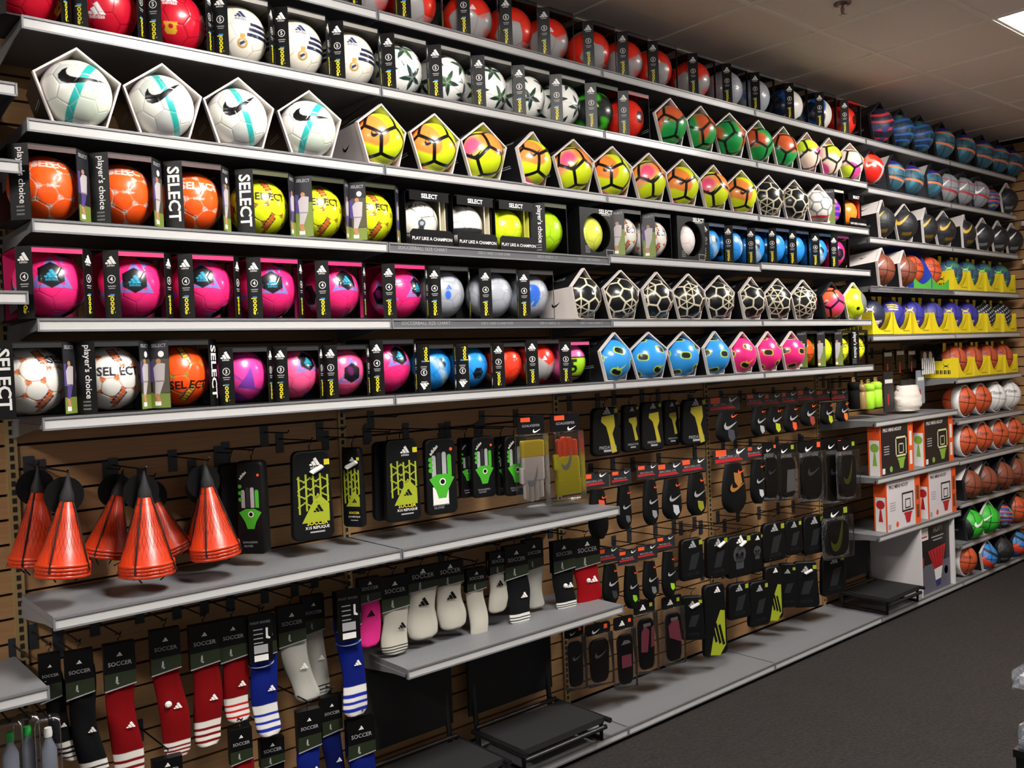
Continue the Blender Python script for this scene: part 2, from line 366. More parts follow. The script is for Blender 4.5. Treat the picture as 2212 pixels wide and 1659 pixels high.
class Skin:
    K = 0
    def __init__(s, level, base):
        level += 1
        if level not in ICO: ICO[level] = ico(level)
        s.D0, s.F = ICO[level]; 
        k = Skin.K
        if k:   # jittered copy of the directions: several are averaged for clean edges
            h = {6: .016, 7: .008}[level]; a = 2.4*k; ax = np.cross(s.D0, (.3, .5, .8)); ax /= np.linalg.norm(ax, axis=1)[:, None]; ay = np.cross(s.D0, ax)
            s.D = s.D0+(ax*math.cos(a)+ay*math.sin(a))*h*math.sqrt(k/4)
        else: s.D = s.D0
        s.c = np.tile(np.array(lin(base)), (len(s.D), 1)); s.h = np.zeros(len(s.D))
    def paint(s, mask, color):
        mask = np.clip(np.asarray(mask, float), 0, 1)[:, None]; s.c = s.c*(1-mask)+np.array(lin(color))*mask; return s
    def noise(s, sc, seed=0):
        r = np.random.RandomState(seed); v = np.zeros(len(s.D))
        for i in range(7): d = r.randn(3); d *= sc*(.6+.8*r.rand())/np.linalg.norm(d); v += np.sin(s.D@d+r.rand()*6.28)
        return v/2.6
    def panels(s, kind='truncico', rot=(0.3, .2, 0)):
        D = s.D@rotm(*rot)
        if kind == 'truncico': A = np.concatenate([D@V12.T/1.0272, D@V20.T], axis=1)
        elif kind == 'dodeca': A = D@V12.T
        elif kind == 'icosa': A = D@V20.T
        elif kind == 'cube': A = np.concatenate([D, -D], axis=1)
        o = np.argsort(-A, axis=1); a = np.take_along_axis(A, o[:, :3], 1)
        return o[:, 0], a[:, 0]-a[:, 1], a[:, 0]-a[:, 2], D
    def seam(s, e, w=.02, depth=.006, color=None, k=.7):
        m = np.clip(1-e/w, 0, 1); s.h -= m*depth
        if color: s.paint(m*k, color)
        return s
    def frame(s, lon, lat):
        a, b = math.radians(lon), math.radians(lat)
        c = np.array([math.sin(a)*math.cos(b), -math.cos(a)*math.cos(b), math.sin(b)])
        ex = np.array([math.cos(a), math.sin(a), 0]); ez = np.array([-math.sin(a)*math.sin(b), math.cos(a)*math.sin(b), math.cos(b)])
        return s.D@c, s.D@ex, s.D@ez
    def stamp(s, polys, color, lon, lat, sc, roll=0):
        c, x, z = s.frame(lon, lat); r = math.radians(roll)
        u, v = (x*math.cos(r)+z*math.sin(r))/sc, (-x*math.sin(r)+z*math.cos(r))/sc
        m = np.zeros(len(u), bool); near = (c > .3) & (abs(u) < 3) & (abs(v) < 3); idx = np.where(near)[0]; U, V = u[idx], v[idx]; hit = np.zeros(len(idx), bool)
        for p in polys:
            vs, fs = p if isinstance(p, tuple) else (p, [tuple(range(len(p)))])
            for f in fs:
                P = [vs[i] for i in f]; ins = np.zeros(len(U), bool)
                for (x0, y0), (x1, y1) in zip(P, P[1:]+P[:1]):
                    if y0 == y1: continue
                    ins ^= ((y0 > V) != (y1 > V)) & (U < (x1-x0)*(V-y0)/(y1-y0)+x0)
                hit |= ins
        m[idx] = hit
        return s.paint(m, color)
    def txt(s, t, color, lon, lat, sc, roll=0, bold=.02): return s.stamp([text2d(t, bold)], color, lon, lat, sc, roll)
    def mark(s, color, lon, lat, sc, roll=0):
        s.stamp(BARS, color, lon, lat, sc, roll); return s
    def stripe(s, n, d0, d1, color):
        t = s.D@(np.array(n, float)/np.linalg.norm(n)); return s.paint((t > d0) & (t < d1), color)
    def mesh(s, name, r, m):
        me = bpy.data.meshes.new(name); P = s.D0*(r*(1+s.h))[:, None]
        me.vertices.add(len(P)); me.vertices.foreach_set('co', P.ravel()); n = len(s.F)
        me.loops.add(n*3); me.loops.foreach_set('vertex_index', s.F.ravel().astype(np.int32))
        me.polygons.add(n); me.polygons.foreach_set('loop_start', np.arange(0, n*3, 3, dtype=np.int32)); me.polygons.foreach_set('use_smooth', np.ones(n, bool))
        me.update(calc_edges=True)
        a = me.color_attributes.new('Col', 'FLOAT_COLOR', 'POINT'); a.data.foreach_set('color', np.concatenate([s.c, np.ones((len(P), 1))], 1).astype(np.float32).ravel())
        me.materials.append(m); return me

def d_nike_white(v=0):
    s = Skin(6, 'f4f3ea'); i, e, e2, D = s.panels(rot=(.35, .1, .3))
    g = s.noise(2.2, 3+v); s.paint((i % 3 == 0)*.7, 'c2c8c6'); s.paint(np.clip(g, 0, 1)*.5, 'bfe4b0'); s.paint((i % 4 == 1)*.35, 'd9d3e4')  # grey panels; iridescent sheen put into the colour as green and lilac tints
    s.stripe((1, -.15, -.45), .06, .27, '2fb5ae') if v == 0 else s.stripe((1, .1, .35), .0, .2, '2fb5ae')
    s.seam(e, .02, .012, 'b9b6b0', .5); s.stamp(SWOOSH, '0a0a0c', 4, 14, 1.3, -14 if v == 0 else 20); return s
def d_nike_lines(base, patch, patch2, line='0b0b0d', logo='0b0b0d', seed=1, lv=6, amt=1., thr=.05, thr2=.35):
    s = Skin(lv, base); i, e, e2, D = s.panels('dodeca', (.5, .2, .9+seed*.37))
    n = s.noise(2.6, seed); s.paint(np.clip((n-thr)*3, 0, 1)*amt, patch); s.paint(np.clip((s.noise(3.1, seed+9)-thr2)*4, 0, 1)*amt, patch2)
    s.paint((e < .075)*1., line); s.seam(e, .1, .008); s.stamp(SWOOSH, logo, -6, 4, .62, 20); return s
def d_nike_black():
    s = Skin(6, '101216'); i, e, e2, D = s.panels(rot=(.2, .5, .1))
    s.paint(e < .028, 'd9d0b4')
    for k in (0, 3, 5, 8, 10, 13, 16, 18):   # spokes in some hexagons
        c = V20[k]; ax = np.cross(c, V12[np.argmax(V12@c)]); ax /= np.linalg.norm(ax); ay = np.cross(c, ax)
        a = np.arctan2(D@ay, D@ax); inside = (i == 12+k)
        sp = np.abs(((a/(math.pi/3)) % 1)-.5); rr = np.sqrt((D@ax)**2+(D@ay)**2); s.paint(inside & ((.5-sp)*rr < .024), 'd9d0b4')
    s.stamp(SWOOSH, 'e8e4da', 30, 10, .4, 20); s.seam(e, .03, -.006); return s
def d_nike_holes(base, rim):
    s = Skin(5, base)
    for k in range(12):
        c = unit([(V12@rotm(.4, .3, .2))[k]])[0]; ax = np.cross(c, (0.3, .2, 1)); ax /= np.linalg.norm(ax); ay = np.cross(c, ax)
        u, v = s.D@ax, s.D@ay; f = s.D@c > 0; q = ((np.abs(u)/.24)**3+(np.abs(v)/.15)**3)
        s.paint(f & (q < 1.9), rim); s.paint(f & (q < 1), '15161a'); s.h -= np.clip(1-q, 0, 1)*f*.006
    s.stamp(SWOOSH, rim, 26, -22, .6, 10); return s
def d_nike_wb():
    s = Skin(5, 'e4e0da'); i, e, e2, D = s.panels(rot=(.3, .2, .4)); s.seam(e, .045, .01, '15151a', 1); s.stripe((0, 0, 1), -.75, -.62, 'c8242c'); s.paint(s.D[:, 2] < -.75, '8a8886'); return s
def d_nike_red():
    s = Skin(5, 'e0261c'); i, e, e2, D = s.panels('cube', (.5, .5, .3)); s.paint(e < .16, 'b9b3b2'); s.paint(np.clip(s.noise(3, 4)*2, 0, 1)*.6, 'ff5a26'); s.stamp(SWOOSH, 'f0e6e2', 0, 10, .7, 10); return s
def d_nike_lime():
    s = Skin(5, 'd9ee20'); i, e, e2, D = s.panels(rot=(.2, .1, .9)); s.seam(e, .02, .006, '9ea820'); s.paint(np.clip((s.noise(2.5, 12)-.5)*5, 0, 1), '70746e'); s.stamp([disc(.3)], '16160f', 20, -20, .4); return s
def d_club_red():
    s = Skin(6, 'd0142e'); i, e, e2, D = s.panels(rot=(.3, .1, .2)); s.seam(e, .02, .008, '6e0a1c'); s.mark('f2eeee', 0, 22, .52); s.txt('adidas', 'f2eeee', 0, 16, .17)
    s.stamp([disc(.5), [(-.6, .2), (.6, .2), (.6, .5), (-.6, .5)], [(-.35, -.6), (.35, -.6), (.6, -.2), (-.6, -.2)]], 'd9a52a', 0, -24, .33); s.stamp([disc(.22)], 'b4102c', 0, -22, .33); return s
def d_club_white():
    s = Skin(6, 'f4eede'); i, e, e2, D = s.panels(rot=(.3, .1, .2)); s.seam(e, .018, .008, 'bdb8ae'); s.mark('27305e', 8, 22, .42); s.txt('adidas', '27305e', 8, 16, .15)
    for k in range(3):
        for sg in (-1, 1): s.paint((np.abs(s.D[:, 2]-(.17-.17*k)) < .055) & (s.D[:, 0]*sg > .42-.06*k) & (s.D[:, 1] < .3), '1d2344')
    s.stamp([disc(.5), rect(-.25, .25, .5, .85)], 'c09a4c', 10, -26, .34); s.stamp([disc(.32)], 'd9d2c4', 10, -26, .34); s.stamp([[(-.2, -.25), (.3, .1), (.1, .25), (-.3, 0)]], '3a3a58', 10, -26, .34); return s
def d_stars():
    s = Skin(6, 'f6f4ee'); D = s.D@rotm(.35, .25, .15)
    for k in range(12):
        c = V12[k]; ax = np.cross(c, V12[[j for j in range(12) if .3 < V12[j]@c < .6][0]]); ax /= np.linalg.norm(ax); ay = np.cross(c, ax)
        a = np.arctan2(D@ay, D@ax); r = np.sqrt((D@ax)**2+(D@ay)**2); f = D@c > 0
        t = np.abs(((a/(2*math.pi/5)) % 1)-.5)*2; lim = .17+.40*np.clip(t-.1, 0, 1)**1.5
        s.paint(f & (r < lim), '1c3a34'); s.paint((f & (r < lim*.85))*np.clip(s.noise(9, k), 0, 1)*.45, '4f8a3a')
    s.mark('33564a', 10, -4, .3); i, e, e2, D2 = s.panels('icosa', (.35, .25, .15)); s.seam(e, .02, .006, 'c4c0ba', .6); return s
def d_green_black():
    s = Skin(5, '232a26'); n = s.noise(3, 21); s.paint(np.clip((s.noise(9, 5)+.6*s.D[:, 2]*0+(np.abs(s.D[:, 2])-.45)*5), 0, 1), '49c22e'); s.mark('a8f05a', 0, 2, .45); i, e, e2, D = s.panels('dodeca'); s.seam(e, .03, .006); return s
def d_red_black():
    s = Skin(5, 'f0301e'); s.stamp([disc(.6, 6)], '1a1012', 38, -2, .5); s.stamp([disc(.6, 6)], '1a1012', -80, 0, .5); i, e, e2, D = s.panels(); s.seam(e, .02, .006, 'c0200f'); return s
def d_red_silver(v=0):
    s = Skin(5, 'e8301f'); i, e, e2, D = s.panels('dodeca', (.5+v*.6, .1+v*.4, .4+v)); s.paint(np.isin(i, [0, 3, 4, 7, 10])*1., 'a7a4a4'); s.paint(np.isin(i, [0, 3, 4])*np.clip(s.noise(9, 7)*2, 0, 1)*.6, 'e8301f'); s.seam(e, .03, .008, '7a1512', .5); s.mark('f4ece8', 10, 5, .3); return s
def d_silver_blue(v=0):
    s = Skin(5, 'a9adb6'); i, e, e2, D = s.panels(rot=(.3, .2+v, .2)); s.seam(e, .02, .01, '7c8088', .6)
    s.paint(np.clip((s.noise(5, 31+v)-1.05)*8, 0, 1), '2c62c8'); s.mark('2c62c8', 12, 6, .3)
    if v: s.stamp([[(-.5, -.3), (-.3, -.3), (.1, .3), (-.1, .3)], [(-.15, -.3), (.1, -.3), (.45, .25), (.2, .3)], [(-.7, -.1), (-.5, -.1), (-.25, .3), (-.45, .3)]], '2c70d8', 10, -18, .7)
    return s
def d_white_blue():
    s = Skin(5, 'e9e4da'); n = s.noise(3.4, 43); s.paint(np.clip((n-.35)*6, 0, 1), '1f5fae'); s.paint(np.clip((s.noise(3.2, 48)-.55)*6, 0, 1), '16294e'); i, e, e2, D = s.panels('cube', (.4, .6, .2)); s.seam(e, .03, .008, 'bcb6aa'); return s
def d_pink_black(v=0, base='f42a78', lv=6):
    s = Skin(lv, base); i, e, e2, D = s.panels(rot=(.2, .1, .5)); s.seam(e, .016, .008, 'b81c72', .6)
    for lon, lat, rl in ((-2, 14, 0), (-95, -8, 20), (80, -55, 10), (170, 10, 0), (60, 70, 0)):
        tri = [[(-.9, -.6), (.9, -.6), (0, 1.0)], ]
        s.stamp(tri, '7a78c0', lon, lat, .62, rl); s.stamp([[(-.62, -.46), (.62, -.46), (0, .68)]], base, lon, lat, .62, rl)
        s.stamp([disc(.5, 6)], '101014', lon, lat, .80, rl+30)
    s.mark('2a96b4', -2, 8, .4); s.txt('adidas', '2a96b4', -2, 3, .13)
    s.paint(np.clip((s.noise(7, 9)-1.35)*8, 0, 1), '5a1450'); return s
def d_pink_purple():
    s = Skin(5, 'ee3f9c'); t = s.D@np.array([.6, -.2, .75]); s.paint(np.clip(np.sin(t*9)*2, 0, 1)*(t < .1), '8a3fa8'); s.stamp([[(-.6, -.5), (.5, -.7), (.2, .8)]], '7c3aa6', 15, -10, .6); s.txt('adidas', '8a2f80', 0, 46, .25); return s
def d_blue_black():
    s = Skin(5, '2490e4'); s.stamp([disc(.6, 6)], '0c0e14', 30, 8, .5); s.stamp([disc(.6, 6)], '0c0e14', -60, -20, .5); s.paint(np.clip((s.noise(3, 51)-.6)*6, 0, 1), '9fc0d8'); s.mark('d8e6f0', 28, 4, .28); i, e, e2, D = s.panels(); s.seam(e, .02, .008, '155e98'); return s
def d_plain(base, seamc, seed=0, spots=None):
    s = Skin(5, base); i, e, e2, D = s.panels(rot=(.3, .4, seed)); s.seam(e, .02, .01, seamc, .7)
    if spots: s.paint(np.clip((s.noise(4, 61+seed)-.8)*6, 0, 1), spots)
    return s
def d_pink_green():
    s = Skin(5, 'f06ba8'); s.paint((s.D[:, 2] < .25) & (s.D[:, 2] > -.75) & (s.D[:, 0] > -.45), '1a1c12'); s.paint((s.D[:, 2] < .18) & (s.D[:, 2] > -.68) & (s.D[:, 0] > -.4), 'a4d81e'); s.txt('5', '14160c', 10, -32, .9, 0, .03); return s
def d_select(base, txt, star, chain=None, chain2='1c2244', sub=None, lv=6, tl=(13, 8)):
    s = Skin(lv, base); i, e, e2, D = s.panels(rot=(.36, 0, .63)); s.seam(e, .018, .012, star, .55)
    s.paint((e2 < .06) & (e < .035), star); s.paint((e2 < .03), star)
    if chain:
        for n0, off in ((-.1, 0), (2.0, .3)):
            for lon, lat, rl in ((14, 44, 20), (18, -38, -30), (-70, -15, -30), (120, 10, 20)):
                for k in range(5):
                    s.stamp([rect(-.5, .5, -.20+k*.0, .20)], chain2, lon+(k-2)*7*math.sin(math.radians(-rl)), lat+(k-2)*7*math.cos(math.radians(rl)), .26, rl)
                    s.stamp([rect(-.32, .32, -.15, .16)], chain, lon+(k-2)*7*math.sin(math.radians(-rl)), lat+(k-2)*7*math.cos(math.radians(rl)), .26, rl)
    s.txt('SEL', txt, tl[0]-19, tl[1], .36, 0, .035); s.txt('ECT', txt, tl[0]+22, tl[1], .36, 0, .035)
    if sub: s.txt(sub, txt, 12, -4, .13)
    return s
def d_select_wb():
    s = Skin(5, 'eae6da'); i, e, e2, D = s.panels('dodeca', (.3, .3, .2)); s.seam(e, .06, .01, '17181c', 1); s.txt('SELECT', '17181c', 0, 34, .3, 6, .03); s.stamp([disc(.4), rect(-.25, .25, -1.4, 0)], '30343c', 12, -10, .45); s.stamp([disc(.22)], '9ab0c0', 12, -10, .45); return s
def d_select_wb2():
    s = Skin(5, 'ece8e0'); i, e, e2, D = s.panels('dodeca', (.9, .3, .5)); s.seam(e, .03, .008, '2a2a2e', .8); s.paint((s.D[:, 2] < -.2) & (s.D[:, 2] > -.5), '2b2c31'); s.stamp([[(-.5, .6), (.5, .6), (.2, 0)]], '1c1c20', 10, 50, .6); return s
def basket(base, seamc='161210', txt=None, tcol='161210', lv=5, rot=(0.1, .15, .3), wide=.028):
    s = Skin(lv, base); D = s.D@rotm(*rot); x, y, z = D.T
    d = np.minimum(np.minimum(np.abs(x), np.abs(z)), np.abs(np.abs(x)-(.42+.34*(y*y)))); s.paint(d < wide, seamc); s.h -= (d < wide)*.007
    if txt: s.txt(txt, tcol, 0, 12, .34, 0, .02)
    return s
def d_b_stripes(base, band, band2, top, seed=0):
    s = basket(base, '10141a'); s.paint(np.clip(s.noise(7, seed)*1.2, 0, 1)*.7, band2)
    for off in (.38, -.32): s.stripe((.25, .1, 1), off, off+.12, band)
    s.paint(s.D[:, 2] > .6, top); return s
def d_b_streak(base, c1, c2, seed):
    s = basket(base, '0c0e12'); t = s.noise(3, seed)+s.D[:, 2]*7; s.paint(np.clip(np.sin(t*2.2)*3-1.2, 0, 1), c1); s.paint(np.clip(s.noise(8, seed+1)-.3, 0, 1), c2); return s
def d_b_grey():
    s = basket('8b8f94', '5a5c60'); s.stripe((.3, .1, 1), -.35, -.2, 'a82a34'); s.stripe((.3, .1, 1), .35, .42, 'a82a34'); s.stamp(SWOOSH, 'f2f2f2', -10, 10, .9, 15); return s
def d_b_black(acc):
    s = basket('1c1d20', '0a0a0c'); s.paint(np.clip(s.noise(8, 2)-.3, 0, 1)*.4, '44464a'); s.stamp(SWOOSH, acc, -18, 14, 1.0, 22); s.stamp([rect(-.5, .5, -.2, .2)], '6a6c70' if acc[0] != 'c' else '6a5212', 0, -38, .6); return s
def d_b_brown(acc='e8e4de'):
    s = basket('7a3d28', '17100c'); s.stamp(SWOOSH, acc, -18, 12, 1.0, 20); s.txt('NIKE', '2a1710', -8, -34, .3); return s
def d_ua(base, logo, band=None, tex=None, text=None):
    s = basket(base, '14141c'); s.stamp(ARCS, logo, -8, 20, .42, 0)
    if tex: s.paint(np.clip((s.noise(9, 3)-.3)*2, 0, 1)*.8, tex)
    if band:
        for k in range(3): s.stamp([rect(-.5+.08*k, .5-.02*k, -.05, .05)], band, 6, -20-9*k, .7)
    if text: s.txt(text, band or logo, 0, -28, .2)
    return s
def d_ua_black():
    s = basket('17181b', '0a0a0c'); t = np.sin(s.D[:, 0]*22)*np.sin(s.D[:, 2]*22+s.D[:, 0]*9); s.paint((t > .55), 'b9bcc0'); return s
def d_b_green():
    s = basket('2fae2c', '0d120d'); s.stripe((1, 0, .3), -.9, -.5, '14201a'); s.stamp(SWOOSH, 'e6efe6', 0, 10, .9, 10); return s
def d_b_bluered():
    s = basket('2f7fc4', '101018'); s.stripe((.6, 0, 1), -.6, -.1, 'd8402c'); s.stripe((.6, 0, 1), .4, .6, '201a2a'); s.stamp(SWOOSH, 'f06028', -20, 5, .9, 10); return s

SKINS = {  # key: (builder, phrase, ball material)
 'nike_white': (lambda: d_nike_white(0), 'white soccer ball with teal band', 0), 'nike_white2': (lambda: d_nike_white(1), 'white soccer ball with slanting teal band', 0),
 'nike_yellow': (lambda: d_nike_lines('d4e61e', 'f0567e', 'f08a3c', seed=1), 'yellow and pink black-lined soccer ball', 0),
 'nike_yellow2': (lambda: d_nike_lines('d4e61e', 'f0567e', 'f08a3c', seed=4), 'yellow and coral black-lined soccer ball', 0),
 'nike_pale': (lambda: d_nike_lines('f4d8c4', 'f04f9c', 'd4ea3a', seed=6, lv=5), 'pale pink and lime soccer ball', 0),
 'nike_green': (lambda: d_nike_lines('1ca04c', 'e0542e', 'e0542e', seed=2, amt=.9, thr=.6, thr2=1.0, lv=5), 'green and orange soccer ball', 0),
 'nike_black': (d_nike_black, 'black soccer ball with cream lines', 0), 'nike_blue': (lambda: d_nike_holes('2f92dc', 'bfe02c'), 'sky blue and lime soccer ball', 0),
 'nike_pink': (lambda: d_nike_holes('f0287e', 'e6c030'), 'hot pink soccer ball with dark patches', 0), 'nike_wb': (d_nike_wb, 'white black-seamed soccer ball', 0),
 'nike_red': (d_nike_red, 'red and silver soccer ball', 0), 'nike_lime': (d_nike_lime, 'fluorescent yellow soccer ball', 0),
 'club_red': (d_club_red, 'crimson soccer ball with gold crest', 0), 'club_white': (d_club_white, 'cream soccer ball with navy stripes', 0),
 'stars': (d_stars, 'white soccer ball with green stars', 0), 'green_black': (d_green_black, 'black and green soccer ball', 0), 'red_black': (d_red_black, 'red soccer ball with black hexagon', 0),
 'red_silver': (d_red_silver, 'red and silver soccer ball', 0), 'red_silver2': (lambda: d_red_silver(1), 'red soccer ball with silver panels', 0),
 'silver_blue': (d_silver_blue, 'silver soccer ball with blue marks', 0), 'silver_blue2': (lambda: d_silver_blue(1), 'silver soccer ball with blue bars', 0), 'white_blue': (d_white_blue, 'white and blue soccer ball', 0),
 'pink_black': (d_pink_black, 'pink soccer ball with black hexagon', 0), 'pink_coral': (lambda: d_pink_black(0, 'ff5c92', 5), 'coral pink soccer ball', 0), 'pink_purple': (d_pink_purple, 'pink and purple soccer ball', 0),
 'blue_black': (d_blue_black, 'blue soccer ball', 0), 'red_plain': (lambda: d_plain('ee3a1e', 'b02410', 1, 'b0a8a4'), 'orange-red soccer ball', 0), 'pink_green': (d_pink_green, 'pink and lime soccer ball numbered 5', 0),
 'sel_orange': (lambda: d_select('ff5c1c', 'f6c4b8', 'd8b0a0', sub='Striker', tl=(14, 32)), 'orange lettered soccer ball', 0),
 'sel_orange2': (lambda: d_select('ff5c1c', 'f6c4b8', 'd8b0a0', sub='Striker', tl=(14, 16)), 'orange soccer ball lettered lower down', 0),
 'sel_yellow': (lambda: d_select('e2ee1e', '20200c', 'a07a30', chain='e0582a', chain2='3a2a30'), 'yellow soccer ball with orange chain', 0),
 'sel_white': (lambda: d_select('e4e2da', '1c1c28', 'd07a50', chain='e06a2a', chain2='1c2448', tl=(14, 4)), 'white soccer ball with orange chain', 0),
 'sel_white_b': (lambda: d_select('e4e2da', '1c1c28', 'd07a50', chain='e06a2a', chain2='1c2448', tl=(64, 30)), 'white soccer ball with orange stars', 0),
 'sel_orange_c': (lambda: d_select('fa5014', '20140c', 'a07a30', chain='e0c02a', chain2='20243c', tl=(16, -26)), 'orange soccer ball with yellow chain', 0),
 'sel_wb': (d_select_wb, 'white soccer ball with black lettering', 0), 'sel_wb2': (d_select_wb2, 'white soccer ball with black belt', 0),
 'yellow': (lambda: d_plain('d6ee1e', '98b010', 2), 'plain fluorescent yellow soccer ball', 0), 'lime': (lambda: d_plain('b4e61e', '5e8a14', 3), 'lime green soccer ball', 0),
 'cream_yellow': (lambda: d_plain('e6ee5a', 'b0b83c', 2), 'pale yellow soccer ball', 0), 'white_red': (lambda: d_plain('f0e4e0', 'd8a098', 4, 'c0392c'), 'white soccer ball with red specks', 0),
 'colorful': (lambda: d_b_streak('3a2fb0', 'e03c8c', 'f0b030', 77), 'multicoloured soccer ball', 0), 'orange_glow': (lambda: d_plain('ff8a2a', 'e06a1a', 5), 'vivid orange soccer ball', 0),  # last skin is plain vivid orange, no emission
 'coral_black': (lambda: d_nike_lines('f0603c', 'f0407c', 'd8e020', seed=8, lv=5), 'coral black-lined soccer ball', 0),
 'b_teal': (lambda: d_b_stripes('2f5a6c', 'e07a46', '4aa0b4', '2a2478', 3), 'teal basketball with orange bands', 1), 'b_redstreak': (lambda: d_b_streak('1e1c30', 'c8323c', '303a6c', 5), 'navy basketball with red streaks', 1),
 'b_bluestreak': (lambda: d_b_streak('1c3450', '2a66b4', '3a6a58', 9), 'dark blue streaked basketball', 1), 'b_grey': (d_b_grey, 'grey basketball with red bands', 1),
 'b_multi': (lambda: d_b_streak('2a4a8c', 'd84a2c', '3ab85a', 13), 'small multicoloured basketball', 1), 'b_black': (lambda: d_b_black('3a3c40'), 'plain black basketball', 1),
 'b_gold': (lambda: d_b_black('c8a02c'), 'black basketball with gold mark', 1), 'b_silver': (lambda: d_b_black('e6e6e8'), 'black basketball with silver mark', 1),
 'b_brown': (d_b_brown, 'brown basketball with white mark', 1), 'b_brown2': (lambda: d_b_brown('241812'), 'brown basketball with dark mark', 1),
 'b_spald': (lambda: basket('c8502c', '2a1a14', 'SPALDING', '3a1a14'), 'bright orange basketball', 1), 'ua_green': (lambda: d_ua('34506e', '8ae03c', '7ad83a', '3f8a4c'), 'blue-green basketball with lime mark', 1),
 'ua_navy': (lambda: d_ua('1e2440', 'f0eeee', 'f0d8d8', None, 'UNDER ARMOUR'), 'navy basketball with white mark', 1), 'ua_purple': (lambda: d_ua('33308c', 'e8c83a', 'e8c83a'), 'purple basketball with yellow mark', 1),
 'ua_purple0': (lambda: basket('3c3a86', '1c1a40'), 'plain purple basketball', 1), 'ua_black': (d_ua_black, 'black basketball with white flecks', 1),
 'ua_orange': (lambda: d_ua('b04a2c', '5a1c14', '6a2418'), 'orange-brown basketball', 1), 'wilson': (lambda: basket('c0502a', '2a160e', 'Wilson', '2a160e'), 'orange basketball', 1),
 'wilson_w': (lambda: basket('e2e0de', '9a9a9c', 'Wilson', '1c1c20'), 'white basketball', 1), 'b_green': (d_b_green, 'green basketball', 1), 'b_bluered': (d_b_bluered, 'blue and red basketball', 1),
}
def ball(key, r, parent, loc, yaw=0, tilt=0, roll=0):
    fn, ph, mt = SKINS[key]
    def make():
        Skin.K = 0; s = fn(); acc = s.c.copy()
        for k in range(1, 5): Skin.K = k; acc += fn().c
        Skin.K = 0; s.c = acc/5; return s.mesh('ball', .1, M_bask if mt else M_ball)
    me = cached(('ball', key), make)
    o = put('ball', me, parent, loc, (math.radians(tilt), math.radians(roll), math.radians(yaw))); k = r/.1; o.scale = (k, k, k)
    return o
# ------------------------------------------------------------------ packages (local origin: bottom centre of the front face, y runs back)
def lining(c): return mat('box_lining_'+c, c, .45)
M_grass = mat('photo_grass', '6c7c30', .5); M_photo = mat('photo_dark', '1a1a20', .45); M_kit = mat('photo_white_kit', 'b0a8aa', .5); M_skinp = mat('photo_skin', 'b07a56', .5); M_kit2 = mat('photo_purple_kit', '4a3a78', .5); M_photo_net = mat('photo_net', '4a4434', .5)  # flat print colours; the last is the printed net behind the player
def corner_box(t, w, h, c, lin_c, prints, d=None):
    """open cube box: top, bottom, back and two slanted front corner strips"""
    d = d or w; foot = [(-w/2+c, 0), (w/2-c, 0), (w/2, c), (w/2, d), (-w/2, d), (-w/2, c)]
    L = lining(lin_c); k = (w, h, c, d)
    def panel(z0, z1, up):
        m = MB(); n = len(foot)
        m.add([(x, y, z0) for x, y in foot]+[(x, y, z1) for x, y in foot], [tuple(range(n))[::-1]], L if up else M_black)
        m.add([(x, y, z0) for x, y in foot]+[(x, y, z1) for x, y in foot], [tuple(range(n, 2*n))]+[(i, (i+1) % n, (i+1) % n+n, i+n) for i in range(n)], M_black)
        return m.mesh('panel')
    put('top_panel', cached(('top', k, lin_c), lambda: panel(h-.004, h, True)), t)
    put('bottom_panel', cached(('bot', k, lin_c), lambda: panel(0, .004, False)), t)
    put('back_panel', cached(('bk', k, lin_c), lambda: MB().box(-w/2, w/2, d-.003, d, .004, h-.004, M_black).box(-w/2+.003, w/2-.003, d-.005, d-.003, .004, h-.004, L).mesh('back_panel')), t)
    put('front_border', cached(('fb', k, lin_c), lambda: MB().box(-w/2+c, w/2-c, .0005, .002, h-.018, h-.004, L).mesh('front_border')), t)
    r = math.sqrt(.5)
    for side, pk in ((-1, prints[0]), (1, prints[1])):
        a, b = ((-w/2, c), (-w/2+c, 0)) if side < 0 else ((w/2-c, 0), (w/2, c))
        nx, ny = side*r, -r
        def strip():
            return MB().add([(a[0], a[1], .004), (b[0], b[1], .004), (b[0], b[1], h-.004), (a[0], a[1], h-.004)]+[(a[0]-nx*.002, a[1]-ny*.002, .004), (b[0]-nx*.002, b[1]-ny*.002, .004), (b[0]-nx*.002, b[1]-ny*.002, h-.004), (a[0]-nx*.002, a[1]-ny*.002, h-.004)],
                            [(0, 1, 2, 3), (7, 6, 5, 4), (0, 3, 7, 4), (1, 5, 6, 2), (3, 2, 6, 7), (0, 4, 5, 1)], M_black).mesh('corner_strip')
        s = put('corner_strip', cached(('strip', k, side), strip), t)
        sw = c*math.sqrt(2)
        def pr():
            m = MB(); cx, cy = (a[0]+b[0])/2+nx*.0008, (a[1]+b[1])/2+ny*.0008; ux = Vector((b[0]-a[0], b[1]-a[1], 0)).normalized()
            strip_print(m, pk, sw, h, (cx, cy, 0), ux); return m.mesh('strip_lettering')
        if pk: put('strip_lettering', cached(('sp', k, side, pk), pr), s)
